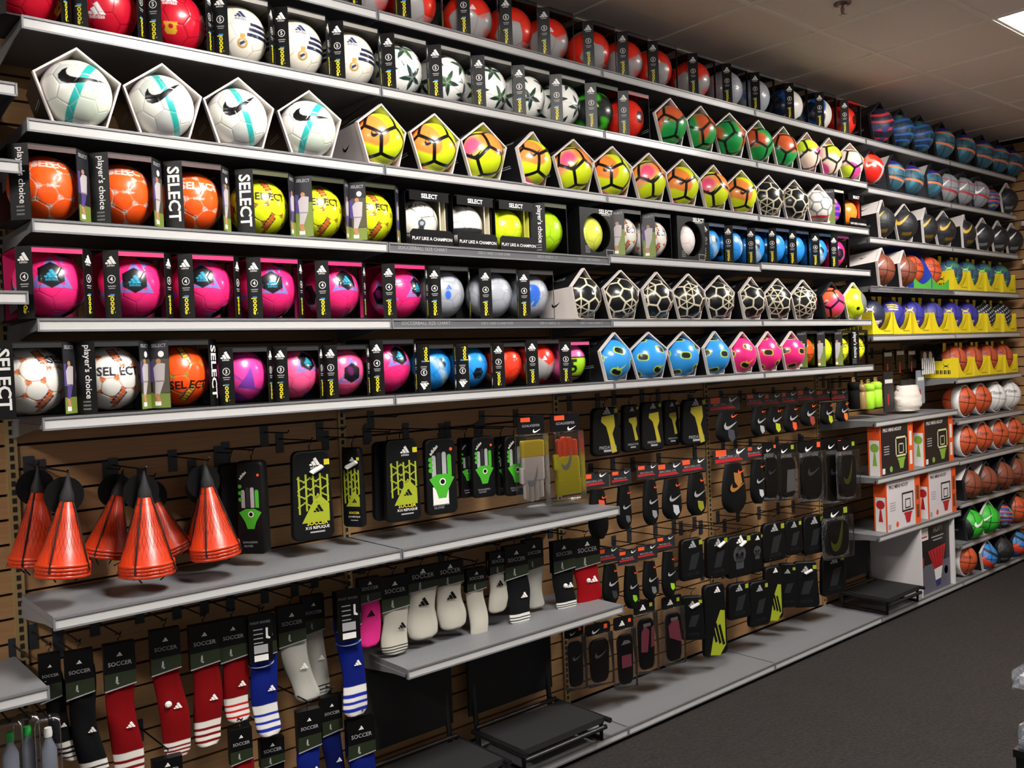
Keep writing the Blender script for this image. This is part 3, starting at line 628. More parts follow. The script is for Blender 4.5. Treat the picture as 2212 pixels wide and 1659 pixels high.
def strip_print(m, kind, sw, h, o, ux):
    def F(polys, mt, x, z, sc, rot=0, e=0): m.flat(polys, mt, Vector(o)+ux*x+Vector((0, 0, z))+Vector((ux.y, -ux.x, 0))*e*1, ux, (0, 0, 1), sc, rot)
    if kind[0] == 'a':      # three-bar mark, size ring, line of small print, yellow word running up
        flip = 'x' in kind; dg = kind[1]
        def zz(f): return h*(1-f) if flip else h*f
        fr = math.pi if flip else 0
        F(BARS, M_white, 0, zz(.80), sw*.75, fr); F([text2d('adidas')], M_white, 0, zz(.765), sw*.2, fr)
        F([ringp(.42, .5)], M_white, 0, zz(.58), sw*.5); F([text2d(dg, .02)], M_white, 0, zz(.58)-sw*.12*(1 if not flip else -1), sw*.36, fr)
        F([rect(-.5, .5, 0, .12), rect(-.4, .4, -.25, -.15)], M_greyp, 0, zz(.47), sw*.5)
        F([text2d('goool', .03)], M_yell, sw*.1, zz(.21), sw*.5, math.pi/2+fr); F([rect(-.5, .5, -.18, .18)], M_blue, 0, zz(.35), sw*.3)
    elif kind == 'players':
        F([text2d("player's choice", .012)], M_white, -sw*.02, h*.58, h*.125, -math.pi/2)
        for k in range(3): F([text2d('lllllllllllllll')], M_greyp, 0, h*(.16-.05*k), sw*.12)
    elif kind == 'select':
        F([text2d('SELECT', .025)], M_white, -sw*.27, h*.52, h*.245, -math.pi/2)
    elif kind in ('photo', 'photo2', 'photon'):
        F([rect(-.5, .5, 0, h*.97/sw)], M_photo, 0, .005, sw, 0)
        F([text2d('SELECT', .02)], M_greyp, 0, h*.90, sw*.24, 0, .0002)
        F([rect(-.5, .5, 0, h*(.55 if kind == 'photo2' else .22)/sw)], M_grass, 0, .006, sw, 0, .0002)
        if kind == 'photon': F([rect(-.4, .5, 0, h*.5/sw)], M_photo_net, 0, h*.23, sw, 0, .0002); F([disc(.16)], M_white, sw*.1, h*.8, sw, 0, .0003)
        kt = M_kit
        F([disc(.13)], M_skinp, -sw*.05, h*.70, sw, 0, .0004)
        F([[(-.28, .0), (.22, .0), (.3, h*.26/sw), (-.1, h*.28/sw), (-.34, h*.2/sw)]], kt, 0, h*.40, sw, 0, .0004)
        F([[(-.3, 0), (-.05, 0), (.22, h*.2/sw), (-.26, h*.2/sw)]], M_kit2 if kind == 'photo' else kt, 0, h*.22, sw, 0, .0004)
        F([[(-.12, 0), (.12, .02), (.0, h*.12/sw), (-.25, h*.12/sw)]], M_skinp, -sw*.1, h*.11, sw, 0, .0005); F([rect(-.22, .1, 0, .22)], M_white, -sw*.1, h*.06, sw, 0, .0005)
        F([rect(-.5, -.3, 0, h*.3/sw)], M_kit2, 0, h*.4, sw, 0, .0003)
M_drim = mat('dark_box_rim', '2a2a2e', .4)
PENT = [(math.cos(math.radians(90+72*k)), math.sin(math.radians(90+72*k))) for k in range(5)]
def pent_box(t, R, outer, inner, depth=.2, taper=.88, whites=(), dark=False):
    """five-sided box, point upward, narrowing to the back; panel 0 left roof, 1 left side, 2 base, 3 right side, 4 right roof"""
    zc = R*math.cos(math.radians(36)); names = ['roof_panel', 'side_panel', 'base_panel', 'side_panel', 'roof_panel']
    MO = mat('pentbox_outer_'+outer, outer, .4); MI = mat('pentbox_inner_'+inner, inner, .5)
    F = [(x*R, z*R+zc) for x, z in PENT]; Bk = [(x*R*taper, z*R*taper+zc*taper) for x, z in PENT]
    def inset(P, k, zc_): return [(x*k, (z-zc_)*k+zc_) for x, z in P]
    Fi, Bi = inset(F, .985, zc), inset(Bk, .98, zc*taper)
    for k in range(5):
        j = (k+1) % 5
        def pan():
            mo = M_nikew if k in whites else MO
            m = MB(); q = [(F[k][0], 0, F[k][1]), (F[j][0], 0, F[j][1]), (Bk[j][0], depth, Bk[j][1]), (Bk[k][0], depth, Bk[k][1])]
            qi = [(Fi[k][0], 0, Fi[k][1]), (Fi[j][0], 0, Fi[j][1]), (Bi[j][0], depth, Bi[j][1]), (Bi[k][0], depth, Bi[k][1])]
            m.add(q+qi, [(0, 3, 2, 1)], mo); m.add(q+qi, [(4, 5, 6, 7), (0, 4, 7, 3), (1, 2, 6, 5), (2, 3, 7, 6)], MI)
            if k in (0, 1):
                a, b, c_ = Vector(q[0]), Vector(q[1]), Vector(q[3]); nrm = (b-a).cross(c_-a).normalized()
                if nrm.x > 0: nrm = -nrm
                o = (Vector(q[0])+Vector(q[1])+Vector(q[2])+Vector(q[3]))/4+nrm*.001; ux = -(c_-a).normalized(); uy = ux.cross(nrm); uy = uy if uy.z > 0 else -uy
                if k in whites: m.flat(SWOOSH, M_black, o, ux, uy, .05)
                elif k == 0: m.flat([text2d('NIKE', .02)], M_greyp, o, ux, uy, .03, .0)
                else: m.flat([rect(-.5, .5, -.04, .0), rect(-.5, .5, .06, .09)], M_greyp, o, ux, uy, .09)
            return m.mesh(names[k])
        put(names[k], cached(('pp', R, outer, inner, depth, taper, k, k in whites), pan), t)
    put('back_panel', cached(('pbk', R, outer, depth, taper), lambda: MB().slab(Bk[::-1], depth-.003, depth, MO).mesh('back_panel')), t)
    def rim():
        m = MB(); a = inset(F, 1.012, zc); b = inset(F, .955, zc); n = 5
        vs = [(x, -.004, z) for x, z in a]+[(x, -.004, z) for x, z in b]+[(x, .012, z) for x, z in a]+[(x, .012, z) for x, z in b]
        fs = []
        for i in range(n):
            j = (i+1) % n; fs += [(i, i+n, j+n, j), (i, j, j+2*n, i+2*n), (i+n, i+3*n, j+3*n, j+n), (i+2*n, j+2*n, j+3*n, i+3*n)]
        return m.add(vs, fs, M_drim if dark else M_nikew).mesh('front_rim')
    put('front_rim', cached(('rim', R, dark), rim), t, (0, 0, .0))
def tray_box(t, w, h, liner_c):
    L = lining(liner_c); k = (w, h, liner_c)
    put('back_panel', cached(('tb', k), lambda: MB().box(-w/2, w/2, w-.003, w, 0, h, M_black).mesh('back_panel')), t)
    put('side_panel', cached(('tsl', k), lambda: MB().box(-w/2, -w/2+.003, .02, w, 0, h, M_black).mesh('side_panel')), t)
    put('side_panel', cached(('tsr', k), lambda: MB().box(w/2-.003, w/2, .02, w, 0, h, M_black).box(w/2-.006, w/2-.003, .03, w, 0, h, L).mesh('side_panel')), t)
    def liner():
        m = MB(); n = 10; P = [(.16*w*math.cos(a)+w*.3, w*.55-.45*w*math.sin(a)) for a in [math.pi*.5*i/n for i in range(n+1)]]
        m.add([(x, y, z) for z in (.05, h-.02) for x, y in P], [(i, i+1, i+n+2, i+n+1) for i in range(n)], L, True); return m.mesh('curved_liner')
    put('curved_liner', cached(('tcl', k), liner), t)
    def tp():
        m = MB().box(-w/2, w/2, 0, w, h-.004, h, M_black).box(-w/2+.008, w/2-.008, -.002, .001, h-.038, h, M_black); m.flat([text2d('SELECT', .03)], M_white, (0, -.0026, h-.028), sc=.024); return m.mesh('top_flap')
    put('top_flap', cached(('ttf', k), tp), t)
    def tr():
        m = MB().slab([(-w/2, 0), (w/2, 0), (w/2, .05), (w/2-.012, .062), (-w/2+.012, .062), (-w/2, .05)], -.012, -.008, M_black).box(-w/2, w/2, -.01, w, 0, .004, M_black); m.flat([text2d('PLAY LIKE A CHAMPION', .012)], M_white, (0, -.0128, .02), sc=.0178); return m.mesh('front_tray')
    put('front_tray', cached(('ttr', k), tr), t)
def hole_box(t, w, h):
    def fr():
        n = 40; r = w*.40; zc = h*.5; m = MB()
        inner = [(r*math.cos(2*math.pi*i/n), r*math.sin(2*math.pi*i/n)+zc) for i in range(n)]
        def sq(a): c, s = math.cos(a), math.sin(a); k = 1/max(abs(c)/(w/2), abs(s)/(h/2)); return (c*k, s*k+zc)
        outer = [sq(2*math.pi*i/n) for i in range(n)]
        for i in range(0, n):
            pass
        outer[5*n//40] = (w/2, h); outer[15*n//40] = (-w/2, h); outer[25*n//40] = (-w/2, 0); outer[35*n//40] = (w/2, 0)
        m.add([(x, 0, z) for x, z in outer]+[(x, 0, z) for x, z in inner]+[(x, .01, z) for x, z in inner], [(i, (i+1) % n, (i+1) % n+n, i+n) for i in range(n)]+[(i+n, (i+1) % n+n, (i+1) % n+2*n, i+2*n) for i in range(n)], M_black)
        m.flat([text2d('SELECT', .03)], M_white, (w*.27, -.0008, h*.90), sc=.028); m.flat([rect(-.5, .5, -.03, .03)], M_greyp, (w*.27, -.0008, h*.875), sc=.06)
        for k in range(4): m.flat([text2d('llllllllllllllllll')], M_greyp, (-w*.30, -.0008, h*(.19-.04*k)), sc=.008)
        m.flat([([(-.5, -.3), (.5, -.3), (.5, .3), (-.5, .3), (-.44, -.24), (.44, -.24), (.44, .24), (-.44, .24)], [(0, 1, 5, 4), (1, 2, 6, 5), (2, 3, 7, 6), (3, 0, 4, 7)])], M_greyp, (w*.36, -.0008, h*.09), sc=.05)
        return m.mesh('front_panel')
    put('front_panel', cached(('hf', w, h), fr), t)
    put('carton', cached(('hc', w, h), lambda: MB().box(-w/2, -w/2+.003, .001, w, 0, h, M_black).box(w/2-.003, w/2, .001, w, 0, h, M_black).box(-w/2, w/2, .001, w, h-.003, h, M_black).box(-w/2, w/2, .001, w, 0, .003, M_black).box(-w/2, w/2, w-.003, w, 0, h, M_black).mesh('carton')), t)
M_uay = mat('yellow_tray_card', 'e0c81e', .45, var=.05); M_uab = mat('tray_black_card', '16161a', .45)
def scoop_tray(t, w, h):
    """yellow tray with a scooped front, black back board with yellow tabs"""
    def front():
        n = 12; top = [(-w/2+.008+(w-.016)*i/n, .03+.12*(abs(2*i/n-1)**2.6)) for i in range(n+1)]
        P = [(-w/2, 0), (w/2, 0), (w/2, .15)]+top[::-1]+[(-w/2, .15)]
        m = MB(); vs = []; fs = []
        base = [(-w/2, 0)]+[(x, 0) for x, z in top]+[(w/2, 0)]; tops = [(-w/2, .15)]+top+[(w/2, .15)]
        for y in (0, .003): vs += [(x, y, z) for x, z in base]+[(x, y, z) for x, z in tops]
        k = len(base)
        for i in range(k-1): fs += [(i, i+1, i+1+k, i+k), (i+2*k, i+3*k, i+1+3*k, i+1+2*k), (i+k, i+1+k, i+1+3*k, i+3*k)]
        m.add(vs, fs, M_uay); m.flat([text2d('UNDER ARMOUR')], M_uab, (w*.2, -.0008, .02), sc=.012); return m.mesh('front_panel')
    put('front_panel', cached(('sf', w, h), front), t)
    for sd in (-1, 1):
        def side():
            x = sd*w/2; m = MB(); a, b = (x, x-sd*.003)
            P = [(0, 0), (w, 0), (w, .13), (.03, .15), (0, .15)]
            m.add([(a, y, z) for y, z in P]+[(b, y, z) for y, z in P], [(0, 1, 2, 3, 4), (9, 8, 7, 6, 5), (3, 4, 9, 8), (2, 3, 8, 7)], M_uay)
            if sd < 0:
                m.flat([ARCS[0], ARCS[1]], M_uab, (x-.0008, w*.35, .09), (0, -1, 0), (0, 0, 1), .04)
                for k in range(9): m.flat([rect(0, .006+.004*(k % 2), 0, .03)], M_uab, (x-.0008, w*.7-k*.014, .03), (0, -1, 0), (0, 0, 1), 1)
            P2 = [(w*.45, .13), (w, .13), (w, h), (w*.55, h*.93)]
            m.add([(a, y, z) for y, z in P2]+[(b, y, z) for y, z in P2], [(0, 1, 2, 3), (7, 6, 5, 4), (2, 3, 7, 6), (3, 0, 4, 7)], M_uab)
            return m.mesh('side_panel')
        put('side_panel', cached(('ss', w, h, sd), side), t)
        def tab(): return MB().slab([(sd*w*.5, h*.74), (sd*w*.5, h), (sd*w*.30, h), (sd*w*.33, h*.80)], w*.42, w*.42+.004, M_uay).mesh('top_tab')
        put('top_tab', cached(('stb', w, h, sd), tab), t)
    put('back_panel', cached(('sbk', w, h), lambda: MB().box(-w/2, w/2, w-.003, w, .004, h, M_uab).box(-w/2, w/2, 0, w, 0, .004, M_uay).mesh('back_panel')), t)
M_spb = mat('blue_box_card', '2a48b8', .45); M_spg = mat('green_box_card', '4aa83c', .45)
def wedge_box(t, w, h):
    put('back_panel', cached(('wb', w), lambda: MB().box(-w/2, w/2, .236, .240, 0, h, M_spb).flat([disc(.5)], M_white, (-w*.34, .235, h*.9), sc=.04).mesh('back_panel')), t)
    put('side_panel', cached(('ws', w), lambda: MB().add([(x, y, z) for x in (-w/2, -w/2+.003) for y, z in ((0, 0), (.240, 0), (.240, h), (.09, h), (0, .1))], [(4, 3, 2, 1, 0), (5, 6, 7, 8, 9), (0, 5, 9, 4), (4, 9, 8, 3), (3, 8, 7, 2)], M_spb).mesh('side_panel')), t)
    def fr():
        n = 10; m = MB(); top = [(-w/2+w*i/n, .03+.05*abs(2*i/n-1)**1.5) for i in range(n+1)]
        vs = [(x, y, 0) for y in (0,) for x, z in top]+[(x, 0, z) for x, z in top]; m.add(vs, [(i, i+1, i+n+2, i+n+1) for i in range(n)], M_spg)
        m.box(-w/2, w/2, .001, .240, 0, .004, M_spg); return m.mesh('front_panel')
    put('front_panel', cached(('wf', w), fr), t)
M_ring = mat('white_sleeve_card', 'd9d5d2', .5, var=.04)
def ring_sleeve(t, R):
    """white card sleeve wrapped round a ball, open at the front"""
    def ring():
        n = 36; m = MB(); rings = []
        for y, r in ((0, R*.93), (-.003, R*.98), (0, R*1.02), (.055, R*1.02), (.055, R*1.0), (.004, R*.995), (.002, R*.93)):
            rings.append([(r*math.cos(2*math.pi*i/n), y, max(-R*.985, r*math.sin(2*math.pi*i/n))+R) for i in range(n)])
        m.loft(rings, M_ring, cap=False); return m.mesh('card_sleeve')
    put('card_sleeve', cached(('ring', R), ring), t)
    put('foot', cached(('rfoot', R), lambda: MB().box(-R*.6, R*.6, .0, .12, .0, .006, M_clear).mesh('foot')), t)
# ------------------------------------------------------------------ stocking the ball shelves
ITEMS = []; PR = .128
def stock(row, kind, x, skin, yaw=-35, turn=0, tilt=0, **kw): ITEMS.append((row, kind, x, skin, yaw, turn, tilt, kw))
PKG = dict(a='in black open box', s='in black box', p='in pentagon box', k='in tray box', o='in round-window box', u='in yellow tray', w='in blue box', g='in white sleeve', d='in dark pentagon box')
def flush():
    tot = {}
    for row, kind, x, skin, *_ in ITEMS: tot[(row, kind, SKINS[skin][1])] = tot.get((row, kind, SKINS[skin][1]), 0)+1
    rows = {}
    for it in ITEMS: rows.setdefault(it[0].replace('Q1', 'R1').replace('Q2', 'R2').replace('Q3', 'R3').replace('Q4', 'R4'), []).append(list(it))
    ITEMS.clear()
    for r, L in rows.items():      # let neighbours touch but not overlap (smallest shifts that separate them)
        L.sort(key=lambda i: i[2])
        def span(i):
            k, x, tn, kw = i[1], i[2], math.radians(i[5]), i[7]
            w = {'a': kw.get('w', .212), 's': kw.get('w', .22), 'k': .205, 'o': .225, 'u': kw.get('w', .25), 'w': .27, 'g': .25}.get(k) or kw.get('R', PR)*1.92
            lo = x-.018 if k == 'a' else x-.022 if k == 's' else x-w/2
            e = .12*math.sin(tn); return lo-max(0, e), lo+w+max(0, -e)
        S = [span(i) for i in L]; cum = 0; blocks = []
        for k, (lo, hi) in enumerate(S):
            blocks.append([lo-cum, 1, [k]]); cum += hi-lo+.002
            while len(blocks) > 1 and blocks[-2][0] > blocks[-1][0]:
                v, n, m = blocks.pop(); u, q, p = blocks.pop(); blocks.append([(u*q+v*n)/(q+n), q+n, p+m])
        new = [v for v, n, m in blocks for _ in m]; cum = 0
        for k, i in enumerate(L):
            i[2] += new[k]+cum-S[k][0]; cum += S[k][1]-S[k][0]+.002
        ITEMS.extend(tuple(i) for i in L)
    seen = {}
    for row, kind, x, skin, yaw, turn, tilt, kw in sorted(ITEMS, key=lambda i: (i[0], i[2])):
        ph = SKINS[skin][1]; key = (row, kind, ph); seen[key] = seen.get(key, 0)+1
        zrow = 'B' if row == 'QB' else row
        bay = int(x//BAY); z = Z[zrow]+DZ.get((zrow, bay), 0)+.0012
        lab = '%s %s' % (ph, PKG[kind])
        lab += ', %s from left on %s' % (ORD[seen[key]-1], ROWN[row]) if tot[key] > 1 else ' on %s' % ROWN[row]
        grp = '%ss %s on %s' % (ph, PKG[kind], ROWN[row]) if tot[key] > 1 else None
        bk = SKINS[skin][2]; y = kw.get('y', .012)
        nm = 'boxed_basketball' if bk else 'boxed_soccer_ball'; cat = 'basketball' if bk else 'soccer ball'
        T_ = math.radians(turn)
        def th(loc): return thing(nm, lab, cat, loc, T_, grp)
        yw = yaw-turn
        if kind == 'a':
            w = kw.get('w', .212); c = .036; t = th((x+w/2-c/2, y, z)); r = kw.get('r', w*.485)
            corner_box(t, w, w*1.0, c, kw.get('lin', '1c1c1e'), (kw.get('pr', 'a4'), kw.get('pr2', kw.get('pr', 'a4'))))
            ball(skin, r, t, (0, r+.006, r+.005), yw, tilt)
        elif kind == 's':
            w = kw.get('w', .22); c = .044; t = th((x+w/2-c/2, y, z)); r = min(.103, w*.49)
            corner_box(t, w, .222, c, kw.get('lin', '151517'), (kw.get('pr', 'players'), kw.get('pr2', 'photo')))
            ball(skin, r, t, (0, r+.006, r+.005), yw, tilt)
        elif kind in 'pd':
            R = kw.get('R', PR); t = th((x, y, z)); ri = R*.80
            if kw.get('roll'): t.rotation_euler = (0, math.radians(kw['roll']), T_)
            pent_box(t, R, kw.get('out', '121214'), kw.get('inn', 'b4aaa5' if kind == 'p' else '141416'), whites=kw.get('wh', ()), dark=kind == 'd')
            ball(skin, R*.782, t, (0, R*.22, R*math.cos(math.radians(36))*.955), yw, tilt)
        elif kind == 'k':
            w = .205; t = th((x, y+.012, z)); tray_box(t, w, .215, kw.get('lin', 'd8cfb4')); ball(skin, .09, t, (-.004, .095, .105), yw, tilt)
        elif kind == 'o':
            w = .225; t = th((x, y, z)); hole_box(t, w, .222); ball(skin, .1, t, (0, .104, .111), yw, tilt)
        elif kind == 'u':
            w = kw.get('w', .25); t = th((x, y, z)); scoop_tray(t, w, .262); ball(skin, .117, t, (0, .112, .128), yw, tilt)
        elif kind == 'w':
            w = .27; t = th((x, y, z)); wedge_box(t, w, .28); ball(skin, .116, t, (0, .116, .135), yw, tilt)
        elif kind == 'g':
            R = .122; t = th((x, y+.03, z)); ring_sleeve(t, R); ball(skin, .117, t, (0, .045, .124), yw, tilt)
# ---- top shelf
for x, sk in ((1.157, 'red_silver'), (1.351, 'red_silver2'), (1.659, 'red_silver'), (1.891, 'red_silver2'), (2.106, 'red_silver'), (2.388, 'red_silver2'), (2.632, 'red_silver'), (2.836, 'red_silver2'), (3.161, 'red_silver')):
    stock('R0', 'a', x, sk, -40+random.uniform(-15, 15), w=.22, pr='a5')
stock('R0', 'a', 3.453, 'silver_blue', -50, w=.22, pr='a5'); stock('R0', 'a', 3.715, 'silver_blue', -80, w=.22, pr='a5')
stock('R0', 'a', 4.059, 'white_blue', -50, w=.22, pr='a5'); stock('R0', 'a', 4.387, 'white_blue', -20, w=.22, pr='a5')
stock('R0', 'a', 4.681, 'red_black', -30, w=.22, pr='a5', lin='a01818')
for x, sk in ((5.131, 'b_redstreak'), (5.361, 'b_bluestreak'), (5.666, 'b_bluestreak'), (6.013, 'b_teal'), (6.370, 'b_teal'), (6.710, 'b_teal'), (7.019, 'b_teal'), (7.279, 'b_teal')):
    stock('R0', 'd', x, sk, -50+random.uniform(-20, 20), R=.148)
# ---- second shelf
stock('R1', 'a', 0.016, 'club_red', 60, w=.22, pr='a5', lin='1a0c0e'); stock('R1', 'a', 0.208, 'club_red', -25, tilt=50, w=.22, pr='a5', lin='1a0c0e'); stock('R1', 'a', 0.427, 'club_red', -22, w=.22, pr='a5', lin='1a0c0e')
for x, y_ in ((0.645, -20), (0.882, -18), (1.101, -24)): stock('R1', 'a', x, 'club_white', y_, w=.22, pr='a5', lin='8a8680')
for k, x in enumerate((1.360, 1.627, 1.852, 2.021, 2.174)): stock('R1', 'a', x, 'stars', -30+37*k, tilt=10*k, w=.22, pr='a5', lin='8a8884')
stock('R1', 'a', 2.456, 'green_black', -35, w=.22, pr='a5', lin='2c3a28'); stock('R1', 'a', 2.706, 'red_black', -30, w=.22, pr='a5', lin='8a1a14')
for k, x in enumerate((3.002, 3.206, 3.435, 3.648, 3.874)): stock('R1', 'p', x, 'nike_green', -40+50*k, turn=(0, 0, -10, 0, 0)[k])
for k, x in enumerate((4.139, 4.353, 4.651)): stock('R1', 'p', x, 'nike_pale', -40+60*k, turn=(0, 0, -12)[k], inn='e0d6cc')
stock('R1', 'd', 4.893, 'nike_red', -50, out='3a3a3c', inn='5a5456')
for k, x in enumerate((5.154, 5.406, 5.743)): stock('Q1', 'd', x, 'b_teal', -60+30*k, R=.138, wh=(0,) if k in (0, 2) else (), out='3a3a3e', turn=12 if k in (0, 2) else 0)
for k, x in enumerate((5.969, 6.276, 6.569)): stock('Q1', 'd', x, 'b_grey', -55+10*k, R=.138, out='4a4a4e')
stock('Q1', 'd', 6.853, 'b_multi', -40, R=.11, out='3a2c22'); stock('Q1', 'p', 7.162, 'b_black', -40, R=.138)
# ---- third shelf
for k, x in enumerate((0.158, 0.401, 0.656, 0.923)): stock('R2', 'p', x, ('nike_white', 'nike_white2', 'nike_white2', 'nike_white')[k], (-12, -18, -20, -24)[k], turn=-3, inn='cfc6c2', tilt=0)
stock('R2', 'p', 1.236, 'nike_yellow', -25, turn=9, wh=(1,), inn='e8e0b0')  # yellow reflected from the ball is put into the inner card colour
for k, x in enumerate((1.517, 1.777, 2.048, 2.268, 2.566, 2.784, 3.032, 3.231, 3.480)):
    stock('R2', 'p', x, 'nike_yellow2' if k % 2 else 'nike_yellow', -30+(0, -10, 15, 0, -12, 8, 0, -8, 4)[k], turn=(0, 0, 14, -4, -6, -4, -6, 0, -6)[k], inn='e6d890', tilt=(0, 12, -10, 5, -6, 8, 0, 14, 2)[k])  # inner card tinted yellow to carry the balls' reflected colour
for k, x in enumerate((3.719, 3.988)): stock('R2', 'p', x, 'nike_black', -40+k*70, turn=-6)
stock('R2', 'p', 4.271, 'nike_wb', -40, turn=-8)
stock('R2', 's', 4.434, 'colorful', -40, w=.2, pr='photo2', lin='c8c0a8'); stock('R2', 'k', 4.774, 'orange_glow', -40, lin='e05a38')
for k, x in enumerate((5.089, 5.397, 5.706, 5.991, 6.341)): stock('Q2', 'p', x, 'b_gold', -45+8*k, R=.14, wh=(0,) if k % 2 == 0 else (), turn=16 if k % 2 == 0 else -4)
for k, x in enumerate((6.673, 6.963, 7.241)): stock('Q2', 'p', x, 'b_silver', -50+6*k, R=.14)
# ---- fourth shelf
stock('R3', 's', -0.016, 'sel_orange', -12, lin='3a120a'); stock('R3', 's', 0.202, 'sel_orange', -16, lin='3a120a', pr2='photon'); stock('R3', 's', 0.431, 'sel_orange2', -18, lin='3a120a', pr='select', pr2='photon')
stock('R3', 's', 0.681, 'sel_yellow', -20, pr='select', lin='3a3c0c'); stock('R3', 's', 0.895, 'sel_yellow', -24, pr='photo2', lin='26280c'); stock('R3', 's', 1.111, 'sel_yellow', -26, pr='photon', lin='26280c')
stock('R3', 'k', 1.438, 'sel_wb', -30, lin='d8cfb4'); stock('R3', 'k', 1.669, 'sel_wb2', -30, lin='d8cfb4'); stock('R3', 'k', 1.892, 'yellow', -30, lin='c8c84a')
stock('R3', 's', 2.029, 'lime', -30, lin='30380c', pr2='photo2'); stock('R3', 'o', 2.378, 'cream_yellow', -30)
stock('R3', 's', 2.543, 'sel_white', -36, pr='photo2', w=.21); stock('R3', 's', 2.767, 'sel_white', -36, pr='photo2', w=.21); stock('R3', 'o', 3.082, 'white_red', -35)
for k, x in enumerate((3.225, 3.387, 3.647, 3.800, 4.028, 4.284)): stock('R3', 'a', x, 'blue_black', -40+(0, 25, -15, 40, 60, -10)[k], tilt=(0, 0, 10, -20, 10, 15)[k], w=.205, lin='14304a')
stock('R3', 'a', 4.496, 'pink_black', 80, w=.205, lin='5a1440')
for x in (5.092, 5.369): stock('Q3', 'p', x, 'b_brown', -45, R=.14, wh=(0,), turn=14)
for x in (5.600, 5.916): stock('Q3', 'w', x, 'b_spald', -45)
for x in (6.254, 6.539, 6.841, 7.161): stock('Q3', 'u', x, 'ua_green', -45)
# ---- fifth shelf
for k, x in enumerate((-0.019, 0.224, 0.455, 0.691, 0.952, 1.253)): stock('R4', 'a', x, 'pink_black', (-8, -10, -18, -12, 8, 28)[k], tilt=(0, 6, -6, 2, -8, 3)[k], lin='c01a60')
stock('R4', 'a', 1.434, 'silver_blue', -25); stock('R4', 'a', 1.742, 'silver_blue', 40); stock('R4', 'a', 1.950, 'silver_blue2', -30)
for k, x in enumerate((2.283, 2.535, 2.760, 3.009, 3.272, 3.581, 3.838, 4.103)):
    stock('R4', 'p', x, 'nike_black', -30+37*k, turn=(16, -2, 4, -4, -4, 4, -4, -4)[k], wh=(1,) if k == 0 else (), inn='746e6c')
stock('R4', 'd', 4.423, 'coral_black', -60, R=.126); stock('R4', 'p', 4.684, 'nike_lime', -50)
stock('Q4', 'u', 5.046, 'ua_navy', -42, w=.27)
for k, x in enumerate((5.321, 5.613, 5.916, 6.231, 6.516)): stock('Q4', 'u', x, 'ua_purple0' if k == 2 else 'ua_purple', -45, tilt=-60 if k == 0 else 0)
for x in (6.836, 7.156): stock('Q4', 'u', x, 'ua_black', -45)
# ---- sixth shelf
stock('R5', 's', -0.041, 'sel_white_b', -5, pr='select'); stock('R5', 's', 0.169, 'sel_white', -14, pr='players', pr2='photon'); stock('R5', 's', 0.421, 'sel_orange_c', -18, pr='photon', pr2='select')
stock('R5', 'a', 0.663, 'pink_purple', -20, w=.195, pr='a3'); stock('R5', 'a', 0.900, 'pink_coral', 20, w=.195, pr='a3', tilt=-12); stock('R5', 'a', 1.034, 'pink_coral', 100, w=.195, pr='a3', tilt=20); stock('R5', 'a', 1.263, 'pink_black', 12, tilt=-12)
stock('R5', 'a', 1.436, 'blue_black', -30, w=.19, pr='a3x'); stock('R5', 'a', 1.592, 'blue_black', 60, w=.19, pr='a3x')
stock('R5', 'a', 1.803, 'red_plain', -30, w=.19, pr='a3'); stock('R5', 'a', 2.046, 'red_silver', -20, w=.2, pr='a3'); stock('R5', 'a', 2.257, 'pink_green', -30, w=.19, pr='a3', lin='c04a80')
for k, x in enumerate((2.515, 2.743, 2.969, 3.214)): stock('R5', 'p', x, 'nike_blue', -40+25*k, turn=(6, -10, -6, 6)[k], R=.125, inn='b8b4b4')
for k, x in enumerate((3.414, 3.624, 3.834)): stock('R5', 'p', x, 'nike_pink', -40+40*k, R=.122, turn=2, inn='b09a9c')
stock('R5', 's', 3.942, 'sel_orange_c', -40, pr='photo2', w=.2); stock('R5', 's', 4.144, 'yellow', -40, pr='photo2', w=.2); stock('R5', 's', 4.356, 'sel_yellow', -40, pr='photo2', w=.2); stock('R5', 's', 4.608, 'sel_yellow', -10, pr='players', w=.2)
# ---- lower basketball shelves
for x in (6.287, 6.568, 6.856, 7.159): stock('Q5', 'u', x, 'ua_orange', -48)
for k, x in enumerate((6.338, 6.622, 6.905, 7.203)): stock('Q6', 'g', x, ('wilson', 'wilson', 'wilson_w', 'wilson_w')[k], -50)
for x in (6.333, 6.626, 6.928, 7.228): stock('Q7', 'g', x, 'wilson', -50)
for k, x in enumerate((6.310, 6.586, 6.904, 7.194)): stock('Q8', 'd', x, 'b_brown2', -50, R=.145, wh=(0,) if k < 2 else (), turn=4)
stock('Q9', 'd', 6.320, 'b_green', -20, R=.145); stock('Q9', 'p', 6.607, 'b_green', -60, R=.145); stock('Q9', 'd', 6.909, 'b_multi', -40, R=.12); stock('Q9', 'd', 7.181, 'wilson', -40, R=.14)
stock('QB', 'g', 6.268, 'wilson', -50); stock('QB', 'p', 6.569, 'b_bluered', -50, R=.128); stock('QB', 'd', 6.871, 'b_black', -40, R=.128); stock('QB', 'd', 7.170, 'b_bluered', -40, R=.128)
flush()
